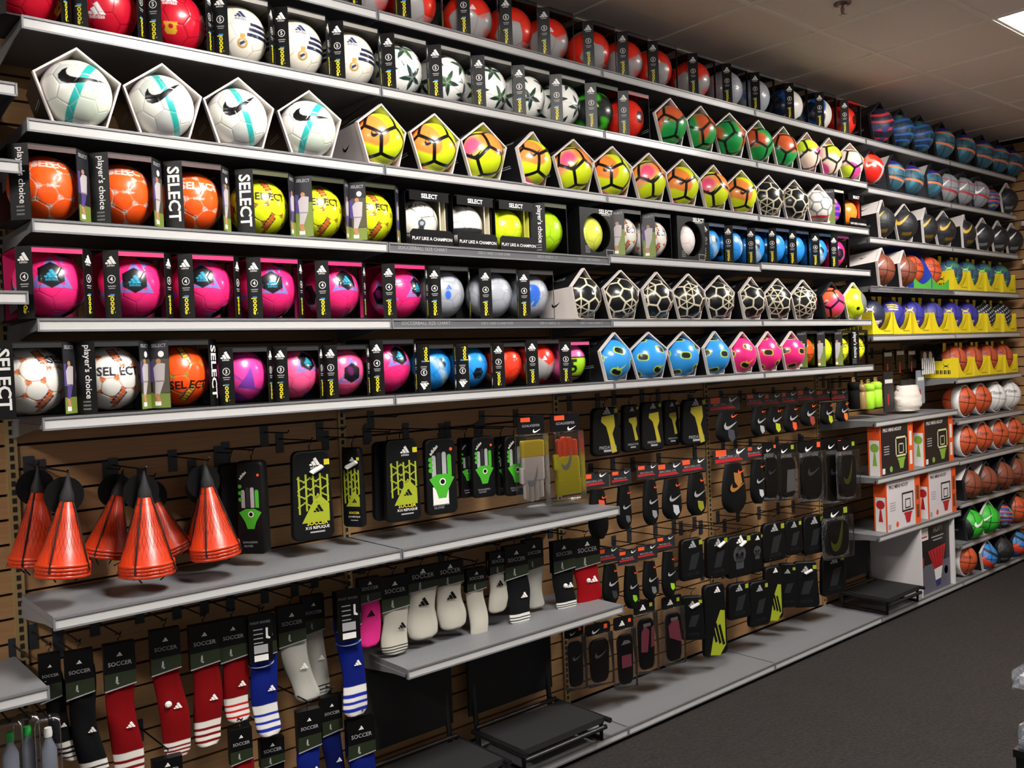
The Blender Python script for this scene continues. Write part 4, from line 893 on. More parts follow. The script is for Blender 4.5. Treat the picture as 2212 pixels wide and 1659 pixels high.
# ------------------------------------------------------------------ peg hooks and hanging goods
def peg(x, z, tip, label, empty=False):
    t = thing('peg_hook', label, 'hook', (x, WALL, z), group='black peg hooks in the slat wall')
    put('backplate', cached('bp', lambda: MB().box(-.016, .016, -.004, -.0005, -.055, .025, M_plate).mesh('backplate')), t)
    L = WALL-tip
    put('rod', cached(('rod', round(L, 2)), lambda: MB().tube([(0, -.004, 0), (0, -round(L, 2)+.012, .004), (0, -round(L, 2), .014)], .0028, M_peg, 6).mesh('rod')), t)
    return t
def hanger(t, h=.04, off=0):
    put('hanger', cached(('hang', h), lambda: MB().tube([(0, 0, -.004), (0, 0, h*.45), (.007, 0, h*.62), (.008, 0, h*.85), (0, 0, h), (-.008, 0, h*.85)], .0022, M_peg, 6).mesh('hanger')), t, (off, 0, 0))
M_lime = mat('lime_print', '929e1e', .5); M_limeg = mat('green_print', '3ca01e', .5); M_org = mat('orange_print', 'e8562a', .5); M_red = mat('red_print', 'b01c24', .5); M_dyell = mat('mustard_print', 'a89a1a', .5); M_skl = mat('faded_skull_print', '3a3b3e', .5); M_pinkp = mat('pink_print', 'f07896', .5); M_dgrey = mat('dark_grey_card', '1e1f22', .45); M_tagw = mat('white_tag_plastic', 'dcdad6', .35); M_pack = mat('black_pack_vinyl', '060708', .5, spec=.22, bump=.25, bscale=120)
def P2(m, polys, mt, w, h, x, z, sc, y, rot=0): m.flat(polys, mt, (x*w, y, z*h), sc=sc, rot=rot)
def pack(x, zt, w, h, y, label, style, cat='shin guards', rz=-8, tagcap=False, nopeg=False, t_=.034, name=None):
    w = max(.05, w*.86); t = thing(name or ('glove_pack' if cat == 'gloves' else 'shin_guard_pack'), label, cat, (x, y, zt), math.radians(rz), group='hanging packs of soccer guards and gloves')
    hanger(t); f = -t_/2-.0006; W, H = w, h
    body = MB().slab(rrect(w, h, w*.16, top=.86 if style != 'glovepack' else .95, bot=1.0), -t_/2, t_/2, M_pack, bev=.007, smooth=True)
    put('pouch', body.mesh('pouch'), t)
    m = MB()
    if style == 'lime':
        for k in range(5):
            P2(m, [rect(-.011, .011, -.42+.03*k, .02*(k % 2))], M_lime, w, h, -.32+.17*k, -.28, h, f)
            for j in range(4): P2(m, [[(0, 0), (.19*w, .05*h), (.19*w, .05*h+.006), (0, .006)] if (k+j) % 2 else [(0, .05*h), (.19*w, 0), (.19*w, .006), (0, .05*h+.006)]], M_lime, w, h, -.36+.14*k, -.36-.09*j, 1, f-.0002*(j+1))
        P2(m, [[(-.5, -.5), (.5, -.5), (.5, .1), (.1, .5)]], M_lime, w, h, .05, -.64, w*.66, f-.0006); P2(m, BARS, M_pack, w, h, .12, -.69, w*.26, f-.0009)
        P2(m, BARS, M_white, w, h, .08, -.17, w*.28, f); P2(m, [text2d('adidas')], M_white, w, h, .08, -.205, w*.09, f); P2(m, [rect(-.5, .5, -.5, .5)], M_yell, w, h, .36, -.14, w*.13, f)
        P2(m, [text2d('SOCCER', .02)], M_yell, w, h, .08, -.83, w*.13, f); P2(m, [text2d('X15 REPLIQUE', .01)], M_white, w, h, .08, -.875, w*.09, f); P2(m, [rect(-.5, .5, -.05, .05)], M_greyp, w, h, .08, -.91, w*.35, f)
    elif style == 'glovepack':
        for k, c in enumerate((M_greyp, M_dgrey, M_greyp, M_limeg)): P2(m, [[(-.5, 0), (.5, 0), (.5, 5.0-.6*abs(k-1.5)), (.3, 5.4-.6*abs(k-1.5)), (-.3, 5.4-.6*abs(k-1.5)), (-.5, 5.0-.6*abs(k-1.5))]], c, w, h, -.24+.165*k, -.50, w*.135, f)
        for k in range(3): P2(m, [disc(.5, 10)], M_limeg, w, h, -.34, -.27-.07*k, w*.14, f-.0003)
        P2(m, [[(-.5, .2), (-.2, .35), (.2, .35), (.5, .2), (.25, -.2), (.15, -.5), (-.15, -.5), (-.25, -.2)]], M_limeg, w, h, 0, -.60, w*.8, f-.0004)
        P2(m, [disc(.5)], M_white, w, h, .02, -.57, w*.2, f-.0006); P2(m, [disc(.5)], M_pack, w, h, .02, -.57, w*.14, f-.0008)
        P2(m, [rect(-.5, .5, -.5, .5)], M_tagw, w, h, -.05, -.75, w*.5, f-.0003) if 'white wrist' in label else None
        P2(m, [disc(.5, 10)], M_org, w, h, .32, -.15, w*.1, f); P2(m, [text2d('adidas', .02)], M_white, w, h, -.2, -.16, w*.14, f, .8)
        P2(m, [text2d('GOALKEEPER')], M_greyp, w, h, -.05, -.88, w*.09, f); P2(m, [text2d('GLOVES')], M_greyp, w, h, -.12, -.92, w*.09, f)
    elif style == 'black':
        P2(m, BARS, M_greyp, w, h, 0, -.22, w*.34, f); P2(m, [rect(-.5, .5, -.5, .5)], M_lime, w, h, .34, -.12, w*.14, f)
        P2(m, [[(-.5, -.5), (.1, -.5), (.5, .5), (-.2, .4)], ], M_dgrey, w, h, .05, -.55, w*.5, f); P2(m, [text2d('SOCCER')], M_dgrey, w, h, 0, -.88, w*.13, f)
    elif style == 'skull':
        P2(m, BARS, M_white, w, h, .05, -.18, w*.34, f); P2(m, [disc(.5, 12), rect(-.3, .3, -.8, 0)], M_skl, w, h, 0, -.45, w*.5, f); P2(m, [disc(.12, 8, -.2, 0), disc(.12, 8, .2, 0)], M_pack, w, h, 0, -.45, w*.5, f-.0003)
        P2(m, [rect(-.5, .5, -.5, .5)], M_lime, w, h, .38, -.1, w*.14, f)
    elif style == 'yellow':
        P2(m, BARS, M_greyp, w, h, .02, -.14, w*.3, f); P2(m, [rect(-.5, .5, -.5, .5)], M_lime, w, h, .34, -.08, w*.12, f)
        P2(m, [[(-.3, .5), (.3, .55), (.34, .1), (.2, -.2), (.4, -.9), (.15, -.95), (.02, -.3), (-.1, .1), (-.34, .3)]], M_dyell, w, h, .05, -.45, w*.7, f)
        P2(m, [text2d('PREDATOR')], M_greyp, w, h, .02, -.86, w*.12, f); P2(m, [rect(-.5, .5, -.1, .1)], M_greyp, w, h, .02, -.9, w*.3, f)
    elif style == 'stripes':   # lime guard in a bag with three dark bars
        P2(m, BARS, M_white, w, h, .1, -.12, w*.3, f); P2(m, [[(-.45, -.9), (.1, -1.0), (.45, -.6), (.45, .9), (.2, .95), (-.1, .4)]], M_lime, w, h, .05, -.68, w*.75, f)
        for k in range(3): P2(m, [rect(-.07, .07, -.5, .5)], M_pack, w, h, -.1+.16*k, -.66-.03*k, w*.7, f-.0004, .25)
    if m.f: put('pouch_lettering', m.mesh('pouch_lettering'), t)
    if tagcap:
        put('security_tag', cached('stag', lambda: MB().tube([(-.022, 0, 0), (-.02, 0, .003), (.018, 0, .02), (.022, 0, .024)], .009, M_tagw, 10).mesh('security_tag')), t, (.1*w, -t_/2-.01, -.25*h))
    if not nopeg: peg(x, zt+.034, y-.03, 'black peg holding '+short(label))
    return t
def short(l): return ' '.join(l.split()[:13])
def guard(x, zt, w, h, y, label, col='d8502a', rz=-10, back=False):
    """header card with orange tab, shin guard shell below"""
    w = max(.06, w*.9); hc = min(.075, h*.34)
    t = thing('carded_shin_guard', label, 'shin guards', (x, y, zt), math.radians(rz), group='hanging packs of soccer guards and gloves')
    put('header_card', MB().box(-w/2, w/2, -.002, .002, -hc, 0, M_dgrey).mesh('header_card'), t)
    m = MB(); m.flat([rect(-.5, .5, -.22, .22)], M_org, (-w*.28, -.0028, -hc*.22), sc=w*.3); m.flat(SWOOSH, M_white, (w*.28, -.0028, -hc*.22), sc=w*.28)
    m.flat([text2d('MERCURIAL LITE', .01)], M_greyp, (-w*.05, -.003, -hc*.62), sc=w*.08); m.flat([[(-.5, 0), (.3, 0), (.4, -.07), (-.5, -.09)]], M_red, (0, -.0026, -hc*.66), sc=w*.9)
    put('header_lettering', m.mesh('header_lettering'), t)
    ww = w*.72; hh = h-hc; o = []
    for i in range(13):
        u = i/12; z = -hc-.004-u*hh; k = .62+.38*math.sin(min(1, u*1.4)*math.pi/2) if u < .75 else 1-((u-.75)/.25)**2*.55
        o.append([(ww/2*k*math.sin(a), -.012-.028*math.cos(a), z) for a in [math.radians(-80+20*j) for j in range(9)]])
    sh = MB().loft(o, M_pack, closed=False); sh.loft([[(p[0]*.9, p[1]+.012, p[2]) for p in r] for r in o][::-1], M_pack, closed=False)
    put('shell', sh.mesh('shell'), t)
    MC = mat('shell_print_'+col, col, .5); m2 = MB(); m2.flat(SWOOSH, MC if back else M_greyp, (0, -.0415, -hc-hh*.5), sc=ww*.6)
    m2.flat([[(-.3, .3), (.2, .2), (.3, -.3), (0, -.5), (-.25, -.2)]], MC, (ww*.06, -.0408, -hc-hh*(.76 if not back else .3)), sc=ww*.55)
    m2.flat(SWOOSH, M_org, (ww*.2, -.0408, -hc-hh*.18), sc=ww*.3)
    put('shell_logo', m2.mesh('shell_logo'), t)
    peg(x, zt-.006, y-.03, 'black peg holding '+short(label))
def bagged(x, zt, w, h, y, label, inner='none', rz=-8):
    w = max(.06, w*.88)
    t = thing('bagged_shin_guard', label, 'shin guards', (x, y, zt), math.radians(rz), group='hanging packs of soccer guards and gloves')
    hc = h*.18
    put('header_card', MB().slab(rrect(w, hc, w*.1), -.003, .003, M_pack).mesh('header_card'), t)
    m = MB(); m.flat(BARS if inner in ('pink', 'pink2', 'pinkband') else SWOOSH, M_white, (-w*.1, -.0038, -hc*.7), sc=w*.32); m.flat([rect(-.5, .5, -.5, .5)], M_org if inner in ('pinkband', 'dark') else M_lime, (w*.3, -.0038, -hc*.4), sc=w*.14)
    put('header_lettering', m.mesh('header_lettering'), t)
    put('film', MB().slab([(-w/2, -hc+.005), (w/2, -hc+.005), (w*.52, -h*.6), (w/2, -h), (-w*.5, -h*.985), (-w*.52, -h*.6)], -.024, .016, M_bag, bev=.004, smooth=True).mesh('film'), t)
    put('guard', MB().slab([(px*.8, pz-h*.25) for px, pz in rrect(w, h*.7, w*.3, bot=.85)], -.014, .008, M_pack, bev=.006, smooth=True).mesh('guard'), t)
    m = MB()
    if inner in ('pink', 'pink2'): m.flat([[(-.35, -.5), (.0, -.55), (.12, .3), (-.1, .55), (-.3, .3)], [(.18, -.4), (.36, -.35), (.36, .5), (.22, .4)]] if inner == 'pink' else [[(-.3, -.2), (.4, -.5), (.25, .45), (-.05, .55), (-.35, .3)]], M_pinkp, (0, -.0155, -h*.52), sc=h*.34); m.flat([rect(-.3, .3, -.1, .1)], M_tagw, (0, -.016, -h*.33), sc=w*.6)
    elif inner == 'pinkband': m.flat([rect(-.5, .5, -.5, .5)], M_pinkp, (0, -.0155, -h*.62), sc=w*.5); m.flat([[(-.5, -.15), (.5, -.1), (.3, .15), (-.2, .2)]], M_tagw, (0, -.0155, -h*.36), sc=w*.5)
    elif inner == 'card': m.flat([[(-.3, -.5), (.3, -.45), (.3, .5), (-.2, .5)]], M_tagw, (w*.1, -.0155, -h*.66), sc=h*.4)
    elif inner == 'dark': m.flat(SWOOSH, M_greyp, (0, -.0155, -h*.5), sc=w*.5)
    elif inner == 'limeline': m.flat(SWOOSH, M_lime, (0, -.0155, -h*.55), sc=w*.9, rot=.9)
    if m.f: put('guard_marking', m.mesh('guard_marking'), t)
    peg(x, zt-.004, y-.02, 'black peg holding '+short(label))
def color_mesh(rings, cols, name, cap=True):
    n = len(rings[0]); vs = [p for r in rings for p in r]; fs = [(i*n+j, i*n+(j+1) % n, (i+1)*n+(j+1) % n, (i+1)*n+j) for i in range(len(rings)-1) for j in range(n)]
    fs += [tuple(range(n))[::-1], tuple(range(len(vs)-n, len(vs)))]
    me = bpy.data.meshes.new(name); me.from_pydata(vs, [], fs)
    a = me.color_attributes.new('Col', 'FLOAT_COLOR', 'POINT')
    C = np.repeat(np.array([(*lin(c), 1) for c in cols], np.float32), n, 0); a.data.foreach_set('color', C.ravel())
    me.polygons.foreach_set('use_smooth', [True]*len(fs)); me.materials.append(M_cloth); me.update(); return me
def sock(x, zt, w, h, y, label, col, stripes=None, sway=.0, card='tall', crest=True, foot=False, rz=-10, dot=False, cat='socks'):
    """folded knit sock under a header card, hung by a small hook"""
    t = thing('hanging_sock', label, 'socks', (x, y, zt), math.radians(rz), group='carded socks on the lower pegs')
    w = max(.045, w*.8); hc = min(.15 if card == 'tall' else .1, h*.45); hanger(t, .03)
    n = 30; rings = []; cols = []
    for i in range(n+1):
        u = i/n; z = -hc*.35-u*(h-hc*.35); cx = sway*(u**1.5)+.006*math.sin(u*7+x*9); ww = w/2*(1+.05*math.sin(u*9+x*5)); th = .011*(1+.25*math.sin(u*11+x*3))
        if foot and u > .55: ww *= 1+.1*math.sin((u-.55)/.45*math.pi); cx -= .012*(u-.55)
        if u > .93: ww *= 1-.35*((u-.93)/.07)**2
        rings.append([(cx+ww*math.cos(a), th*math.sin(a)*(1+.3*math.cos(3*a)), z) for a in [2*math.pi*k/14 for k in range(14)]])
        c = col
        if stripes:
            s0, sc, bc = stripes
            if u > s0: c = bc
            if u > s0:
                q = (u-s0)/(1-s0); c = sc if (.28 < q < .36 or .52 < q < .60 or .76 < q < .84) else bc
        cols.append(c)
    if stripes:   # refine the rows so the bands have clean edges
        R2, C2 = [], []
        for i in range(n*4+1):
            u = i/(n*4); k = min(n-1, int(u*n)); f = u*n-k; R2.append([tuple(p*(1-f)+q*f for p, q in zip(a, b)) for a, b in zip(rings[k], rings[k+1])])
            s0, sc, bc = stripes; q = (u-s0)/(1-s0); C2.append(col if u < s0 else (sc if (.26 < q < .36 or .50 < q < .60 or .74 < q < .84) else bc))
        rings, cols = R2, C2
    sk = put('knit', color_mesh(rings, cols, 'knit'), t)
    if crest:
        M_c = M_white if col not in ('b4b0a4', 'e8348c') else M_black
        put('knit_logo', MB().flat(BARS, M_c, (sway*.35+(0 if foot else w*.22), -.0165, -hc-(h-hc)*(.3 if foot else .42)), sc=w*.42 if foot else w*.34).mesh('knit_logo'), sk)
    if dot: put('security_dot', cached('sdot', lambda: MB().loft([[(r*math.cos(a), yy, r*math.sin(a)) for a in [k*math.pi/6 for k in range(12)]] for r, yy in ((.011, 0), (.011, -.006), (.006, -.010))], M_tagw).mesh('security_dot')), t, (0, -.016, -hc-(h-hc)*.35))
    cw = w*1.06/2
    cd = put('header_card', MB().slab([(-cw, 0), (cw, 0), (cw, -hc*.9), (-cw, -hc)][::-1], -.0175, .0175, M_black).mesh('header_card'), t)
    m = MB(); f = -.0182
    m.flat([[(-cw, -hc), (cw, -hc*.9), (cw, -hc*.6), (-cw, -hc*.62)]], mat('card_grass', '1c2610', .5), (0, f, 0)); m.flat([[(-cw, -hc), (cw, -hc*.9), (cw, -hc*.875), (-cw, -hc*.97)]], M_greyp, (0, f-.0004, 0))
    m.flat(BARS, M_white, (0, f, -hc*.26), sc=w*.22); m.flat([text2d('SOCCER', .01)], M_greyp, (0, f, -hc*.46), sc=w*.21)
    m.flat([[(-.2, -.5), (.15, -.2), (.1, .5), (-.1, .4)], disc(.15, 8, .1, -.5)], M_greyp, (-w*.12, f-.0004, -hc*.76), sc=w*.26)
    put('card_lettering', m.mesh('card_lettering'), cd)
    peg(x, zt+.026, y-.03, 'black peg holding '+short(label))

# --- training cones in net bags
M_cone = mat('orange_cone_plastic', 'b8300a', .35, var=.05); M_net = mat('dark_red_net', '5a1208', .7); M_cord = mat('black_net_cord', '0c0b0c', .7)
def cone_bag(ua, za, ub, zb, y, label, n=4):
    H = .26; dx = ub-ua; L = math.hypot(dx, za-zb); t = thing('cone_stack', label, 'cones', (ua, y, za), group='net bags of stacked orange cones'); t.rotation_euler = (0, math.atan2(-dx, za-zb), 0)
    def cone():
        prof = [(.012, 0), (.02, -.004), (.03, -.045), (.032, -.047), (.052, -.125), (.0545, -.127), (.075, -.2), (.0775, -.202), (.094, -.255), (.100, -.258), (.102, -.268), (.098, -.270), (.09, -.262), (.07, -.19), (.02, -.012)]
        return MB().loft([[(r*math.cos(a), r*math.sin(a), z) for a in [2*math.pi*k/32 for k in range(32)]] for r, z in prof], M_cone, cap=False).mesh('cone')
    k = L/.30
    for i in range(n): put('cone', cached('cone', cone), t, (0, 0, -.011*i)).scale = (k, k, k)
    def net():
        m = MB(); Hs = [0, .06, .12, .18, .24, .30]
        for s in (-1, 1):
            for j in range(30):
                P = []
                for i in range(9):
                    u = i/8; r = .016+(.104-.016)*u; a = 2*math.pi*j/30+s*u*1.1; P.append((r*1.03*math.cos(a), r*1.03*math.sin(a), -.3*u))
                m.tube(P, .00045, M_net, 3)
        return m.mesh('net')
    nn = put('net', cached('net', net), t); nn.scale = (k, k, k); nn['kind'] = 'stuff'
    def cord():
        m = MB()
        for a in (-2.3, -.75, .8, 2.4):
            m.tube([(.006*math.cos(a), .006*math.sin(a), .055), (.02*math.cos(a), .02*math.sin(a), .0), (.062*math.cos(a), .062*math.sin(a), -.13), (.108*math.cos(a), .108*math.sin(a), -.285), (.05*math.cos(a), .05*math.sin(a), -.33)], .0032, M_cord, 5)
        return m.mesh('cord')
    c = put('drawstring', cached('cord', cord), t); c.scale = (k, k, k)
    put('header_disc', cached('hdisc', lambda: MB().slab(disc(.058, 24, 0, .0), .03, .032, M_black).mesh('header_disc')), t)
    put('top_knot', cached('knot', lambda: MB().loft([[(r*math.cos(a), r*math.sin(a), z) for a in [2*math.pi*k/12 for k in range(12)]] for r, z in ((.022, -.012), (.021, .004), (.012, .03), (.005, .06), (.002, .075))], M_cord).mesh('top_knot')), t)
    peg(ua, za+.072, y-.03, 'black peg holding '+short(label))
cone_bag(0.082, 1.445, 0.059, 1.215, .10, 'front net bag of orange cones nearest the left edge')
cone_bag(0.048, 1.459, 0.034, 1.214, .30, 'orange cone stack hanging behind the leftmost front bag', 3)
cone_bag(0.313, 1.427, 0.309, 1.170, .10, 'middle front net bag of orange cones')
cone_bag(0.294, 1.417, 0.239, 1.203, .30, 'tilted orange cone stack left behind the middle bag', 3)
cone_bag(0.409, 1.381, 0.464, 1.187, .30, 'tilted orange cone stack right behind the middle bag', 3)
cone_bag(0.520, 1.436, 0.538, 1.191, .10, 'right front net bag of orange cones beside black pouch')
cone_bag(0.590, 1.392, 0.585, 1.167, .30, 'orange cone stack hanging behind the right front bag', 3)
# --- packs above the long shelf
pack(0.691, 1.472, 0.106, 0.331, 0.31, 'black glove pouch hanging behind the right cones', 'none', 'gloves', t_=.05)
pack(0.721, 1.485, 0.123, 0.334, 0.19, 'black glove pouch with green window next to cones', 'glovepack', 'gloves', rz=-50, t_=.05)
pack(0.942, 1.502, 0.191, 0.335, 0.17, 'black shin guard pouch with lime graphic, left of the turned one', 'lime', tagcap=True)
pack(1.143, 1.493, 0.107, 0.311, 0.20, 'black shin guard pouch turned edge on, above shelf joint', 'lime', rz=-62, tagcap=True)
pack(1.338, 1.499, 0.178, 0.321, 0.25, 'black shin guard pouch tucked behind the big lime one', 'none')
pack(1.346, 1.509, 0.182, 0.331, 0.17, 'black shin guard pouch with lime graphic, beside green gloves', 'lime')
pack(1.537, 1.496, 0.171, 0.316, 0.17, 'goalkeeper glove pack with green pads and white wrist', 'glovepack', 'gloves')
pack(1.731, 1.480, 0.087, 0.262, 0.24, 'black and green glove pack hanging at the back', 'glovepack', 'gloves')
pack(1.766, 1.485, 0.133, 0.264, 0.17, 'black and green glove pack, middle one of the row', 'glovepack', 'gloves')
pack(1.934, 1.467, 0.076, 0.265, 0.24, 'narrow black and green glove pack partly hidden', 'glovepack', 'gloves')
pack(1.952, 1.474, 0.142, 0.268, 0.17, 'black and green glove pack next to the white gloves', 'glovepack', 'gloves')
def glove(x, zt, w, h, y, label, c_palm, c_fing, c_cuff, rz, flip=False):
    t = thing('bagged_goalkeeper_glove', label, 'gloves', (x, y, zt), math.radians(rz), group='bagged goalkeeper gloves')
    w *= .85; hc = h*.2
    put('header_card', MB().box(-w/2, w/2, -.002, .002, -hc, 0, M_black).mesh('header_card'), t)
    m = MB(); m.flat([rect(-.5, .5, -.2, .2)], M_org, (-w*.2, -.003, -hc*.2), sc=w*.35); m.flat([text2d('GOALKEEPER')], M_greyp, (0, -.003, -hc*.6), sc=w*.11); m.flat(SWOOSH, M_white, (w*.2, -.003, -hc*.85), sc=w*.3); put('header_lettering', m.mesh('header_lettering'), t)
    put('film', MB().slab([(-w*.52, -hc), (w*.52, -hc), (w*.55, -h), (-w*.55, -h)], -.032, .022, M_bag, bev=.004).mesh('film'), t)
    s = -1 if flip else 1; zc = -hc-(h-hc)*.5; gh = (h-hc)*.9
    MP, MF, MK = (mat('glove_'+c, c, .7, bump=.2, bscale=300) for c in (c_palm, c_fing, c_cuff))
    put('palm', MB().slab([(px*.9, zc+s*(pz+gh*.17)) for px, pz in rrect(w*.86, gh*.42, w*.12)][::s], -.022, .012, MP, bev=.008, smooth=True).mesh('palm'), t)
    for k, (fx, fl) in enumerate(((-.30, .40), (-.10, .47), (.10, .45), (.29, .37))):
        put('finger', MB().slab([(fx*w*.9+px, zc+s*(gh*.24+pz+gh*fl*.5)) for px, pz in rrect(w*.17, gh*fl, w*.07)][::s], -.02, .01, MF, bev=.007, smooth=True).mesh('finger'), t)
    put('thumb', MB().slab([(-.40*w+px, zc+s*(pz+gh*.2)) for px, pz in rrect(w*.17, gh*.26, w*.07)][::s], -.024, .008, MF if flip else MP, bev=.007, smooth=True).mesh('thumb'), t)
    put('cuff', MB().slab([(px, zc-s*(gh*.20-pz*s*0)+s*pz*1) for px, pz in rrect(w*.8, gh*.26, w*.05)][::s], -.023, .014, MK, bev=.006, smooth=True).mesh('cuff'), t)
    put('glove_logo', MB().flat(SWOOSH, M_greyp, (0, -.0228, zc+s*gh*.1), sc=w*.75, rot=.9).mesh('glove_logo'), t)
    peg(x, zt-.006, y-.03, 'black peg holding '+short(label))
glove(1.966, 1.561, 0.158, 0.398, 0.07, 'white and yellow goalkeeper gloves bagged with fingers down', 'ddd0c8', 'ddd0c8', 'd8b81e', -14, True)
glove(2.176, 1.555, 0.181, 0.391, 0.07, 'yellow goalkeeper glove with orange fingers in clear bag', 'ecdc1c', 'ff5a24', 'ecdc1c', -12)
# --- socks over the small shelf and below the long one
W_ = 'b4b0a4'
for a in ((1.182, 0.977, 0.109, 0.273, 0.19, 'hot pink sock with black mark between blue and white socks', 'e8348c', None, 0, 'short', True, True),
          (1.284, 0.968, 0.139, 0.313, 0.17, 'white sock with ringed cuff lying on shelf end', W_, (.82, '1c1c1e', W_), .0, 'tall', True, False),
          (1.421, 0.981, 0.155, 0.298, 0.17, 'white sock with black mark, left of its twin', W_, None, .0, 'short', True, True),
          (1.560, 0.976, 0.149, 0.286, 0.17, 'white sock with black mark, right of its twin', W_, None, 0.01, 'short', True, True),
          (1.698, 0.924, 0.111, 0.301, 0.17, 'plain white sock pair seen edge on without card', W_, None, .01, 'short', False, False),
          (1.827, 0.974, 0.115, 0.267, 0.17, 'short white sock hung above the shelf middle', W_, None, 0, 'short', True, True),
          (1.910, 0.991, 0.140, 0.356, 0.15, 'black sock with folded white striped cuff', '141416', (.84, '1c1c1e', 'dcdad4'), .025, 'tall', True, False),
          (2.077, 0.982, 0.120, 0.321, 0.22, 'grey white sock hanging behind the black one', 'b4b2aa', None, .01, 'tall', False, False),
          (2.220, 0.960, 0.143, 0.328, 0.17, 'black sock with striped end next to red sock', '141416', (.86, '1c1c1e', 'dcdad4'), .01, 'tall', True, False),
          (2.373, 0.949, 0.175, 0.318, 0.17, 'short red sock at the right end of small shelf', '8c0e14', None, .012, 'tall', True, False)):
    x, zt, w_, h_, yy, lab, col, st, sw, cd, cr, ft = a
    sock(x, zt, w_, h_, yy, lab, col, st, sw, cd, cr, ft, dot='red' in lab)
RS = (.72, 'b8181e', 'd8d4cc'); BS = (.70, '1c2c96', 'dcdad6')
for a in ((0.031, 0.951, 0.073, 0.348, 0.20, 'black sock at lower left partly behind shelf', '121214', (.78, '121214', 'd8d4cc'), .05, 'tall'),
          (0.108, 0.950, 0.097, 0.418, 0.17, 'tall black sock left of the red socks', '121214', (.84, '121214', 'd8d4cc'), .03, 'tall'),
          (0.226, 0.948, 0.111, 0.452, 0.16, 'tall red sock with white bands, first from left', '700a0e', (.76, '700a0e', 'd8d4cc'), .012, 'tall'),
          (0.376, 0.958, 0.112, 0.438, 0.17, 'tall red sock with round tag, second from left', '700a0e', (.86, '700a0e', 'd8d4cc'), .03, 'tall'),
          (0.508, 0.945, 0.116, 0.422, 0.17, 'tall red sock pair, third from left', '700a0e', (.76, '700a0e', 'd8d4cc'), .005, 'tall'),
          (0.610, 0.942, 0.111, 0.366, 0.17, 'red sock with white bands beside blue sock', '700a0e', RS, .012, 'tall'),
          (0.710, 0.931, 0.115, 0.431, 0.15, 'royal blue sock with white bands under grey liner', '0e1c6a', BS, .01, 'tall'),
          (0.849, 0.933, 0.122, 0.366, 0.20, 'long white sock hanging beside the blue sock', 'a6a49c', None, .05, 'tall'),
          (0.976, 0.934, 0.102, 0.392, 0.27, 'tied white sock with dark striped end', 'a6a49c', (.84, '1c1c1e', 'a6a49c'), .015, 'tall'),
          (1.065, 0.952, 0.120, 0.484, 0.16, 'royal blue sock left of the hot pink sock', '0e1c6a', (.74, '1c2c96', 'dcdad6'), .02, 'tall'),
          (0.859, 0.563, 0.103, 0.337, 0.12, 'blue sock in low row under the white socks', '0e1c6a', None, 0, 'tall'),
          (1.013, 0.544, 0.095, 0.409, 0.23, 'dark blue sock behind, low row beside black band', '0c1650', None, .01, 'tall'),
          (1.102, 0.445, 0.131, 0.339, 0.17, 'blue sock with white end at bottom beside black seat', '0e1c6a', (.62, '1c2c96', 'dcdad6'), .01, 'tall'),
          (0.612, 0.560, 0.091, 0.274, 0.15, 'red sock in low row under the blue sock', '700a0e', None, .01, 'tall'),
          (0.353, 0.541, 0.111, 0.223, 0.14, 'sock card just showing at the bottom edge', '700a0e', None, 0, 'tall'),
          (0.745, 0.472, 0.103, 0.281, 0.19, 'black sock with red label in low row', '121214', None, 0, 'short')):
    x, zt, w_, h_, yy, lab, col, st, sw, cd = a
    sock(x, zt, w_, h_, yy, lab, col, st, sw, cd, True, False, dot='round tag' in lab)
# grey liner cards over the two blue socks
M_liner = mat('grey_liner_cloth', 'a6b2bc', .8)
for a in ((0.692, 0.950, 0.096, 0.174, 0.12, 'black card with grey ankle liner in front of left blue sock'), (1.047, 0.968, 0.103, 0.197, 0.12, 'black card with grey ankle liner in front of right blue sock')):
    x, zt, w_, h_, yy, lab = a; w_ *= .85
    t = thing('liner_card', lab, 'socks', (x, yy, zt), math.radians(-12), group='grey ankle liners on black cards')
    c = put('card', MB().box(-w_/2, w_/2, -.003, .003, -h_, 0, M_black).mesh('card'), t); m = MB()
    m.flat([text2d('FOOT SOCKS')], M_greyp, (0, -.0036, -h_*.2), sc=w_*.14)
    for k in range(4): m.flat([rect(-.5, .5, -.06, .06)], M_greyp, (-w_*.1, -.0036, -h_*(.32+.09*k)), sc=w_*.4)
    m.flat([[(-.1, .5), (.1, .5), (.08, -.2), (.3, -.4), (.2, -.5), (-.1, -.4)]], M_tagw, (w_*.28, -.0036, -h_*.42), sc=w_*.5); m.flat([rect(-.5, .5, -.3, .3)], M_greyp, (0, -.0036, -h_*.72), sc=w_*.6); m.flat([rect(-.5, .5, -.22, .22)], M_tagw, (0, -.0036, -h_*.9), sc=w_*.6)
    put('card_lettering', m.mesh('card_lettering'), c)
    put('liner', MB().loft([[(w_*.56*math.sin(a), yy2, -h_*.92-w_*.42*(math.cos(a)*.5+.5)*k) for a in [math.radians(-90+15*j) for j in range(13)]] for yy2, k in ((.004, 1.), (.010, 1.05), (.016, 1.0))], M_liner, closed=False).mesh('liner'), t)
    hanger(t, .03)

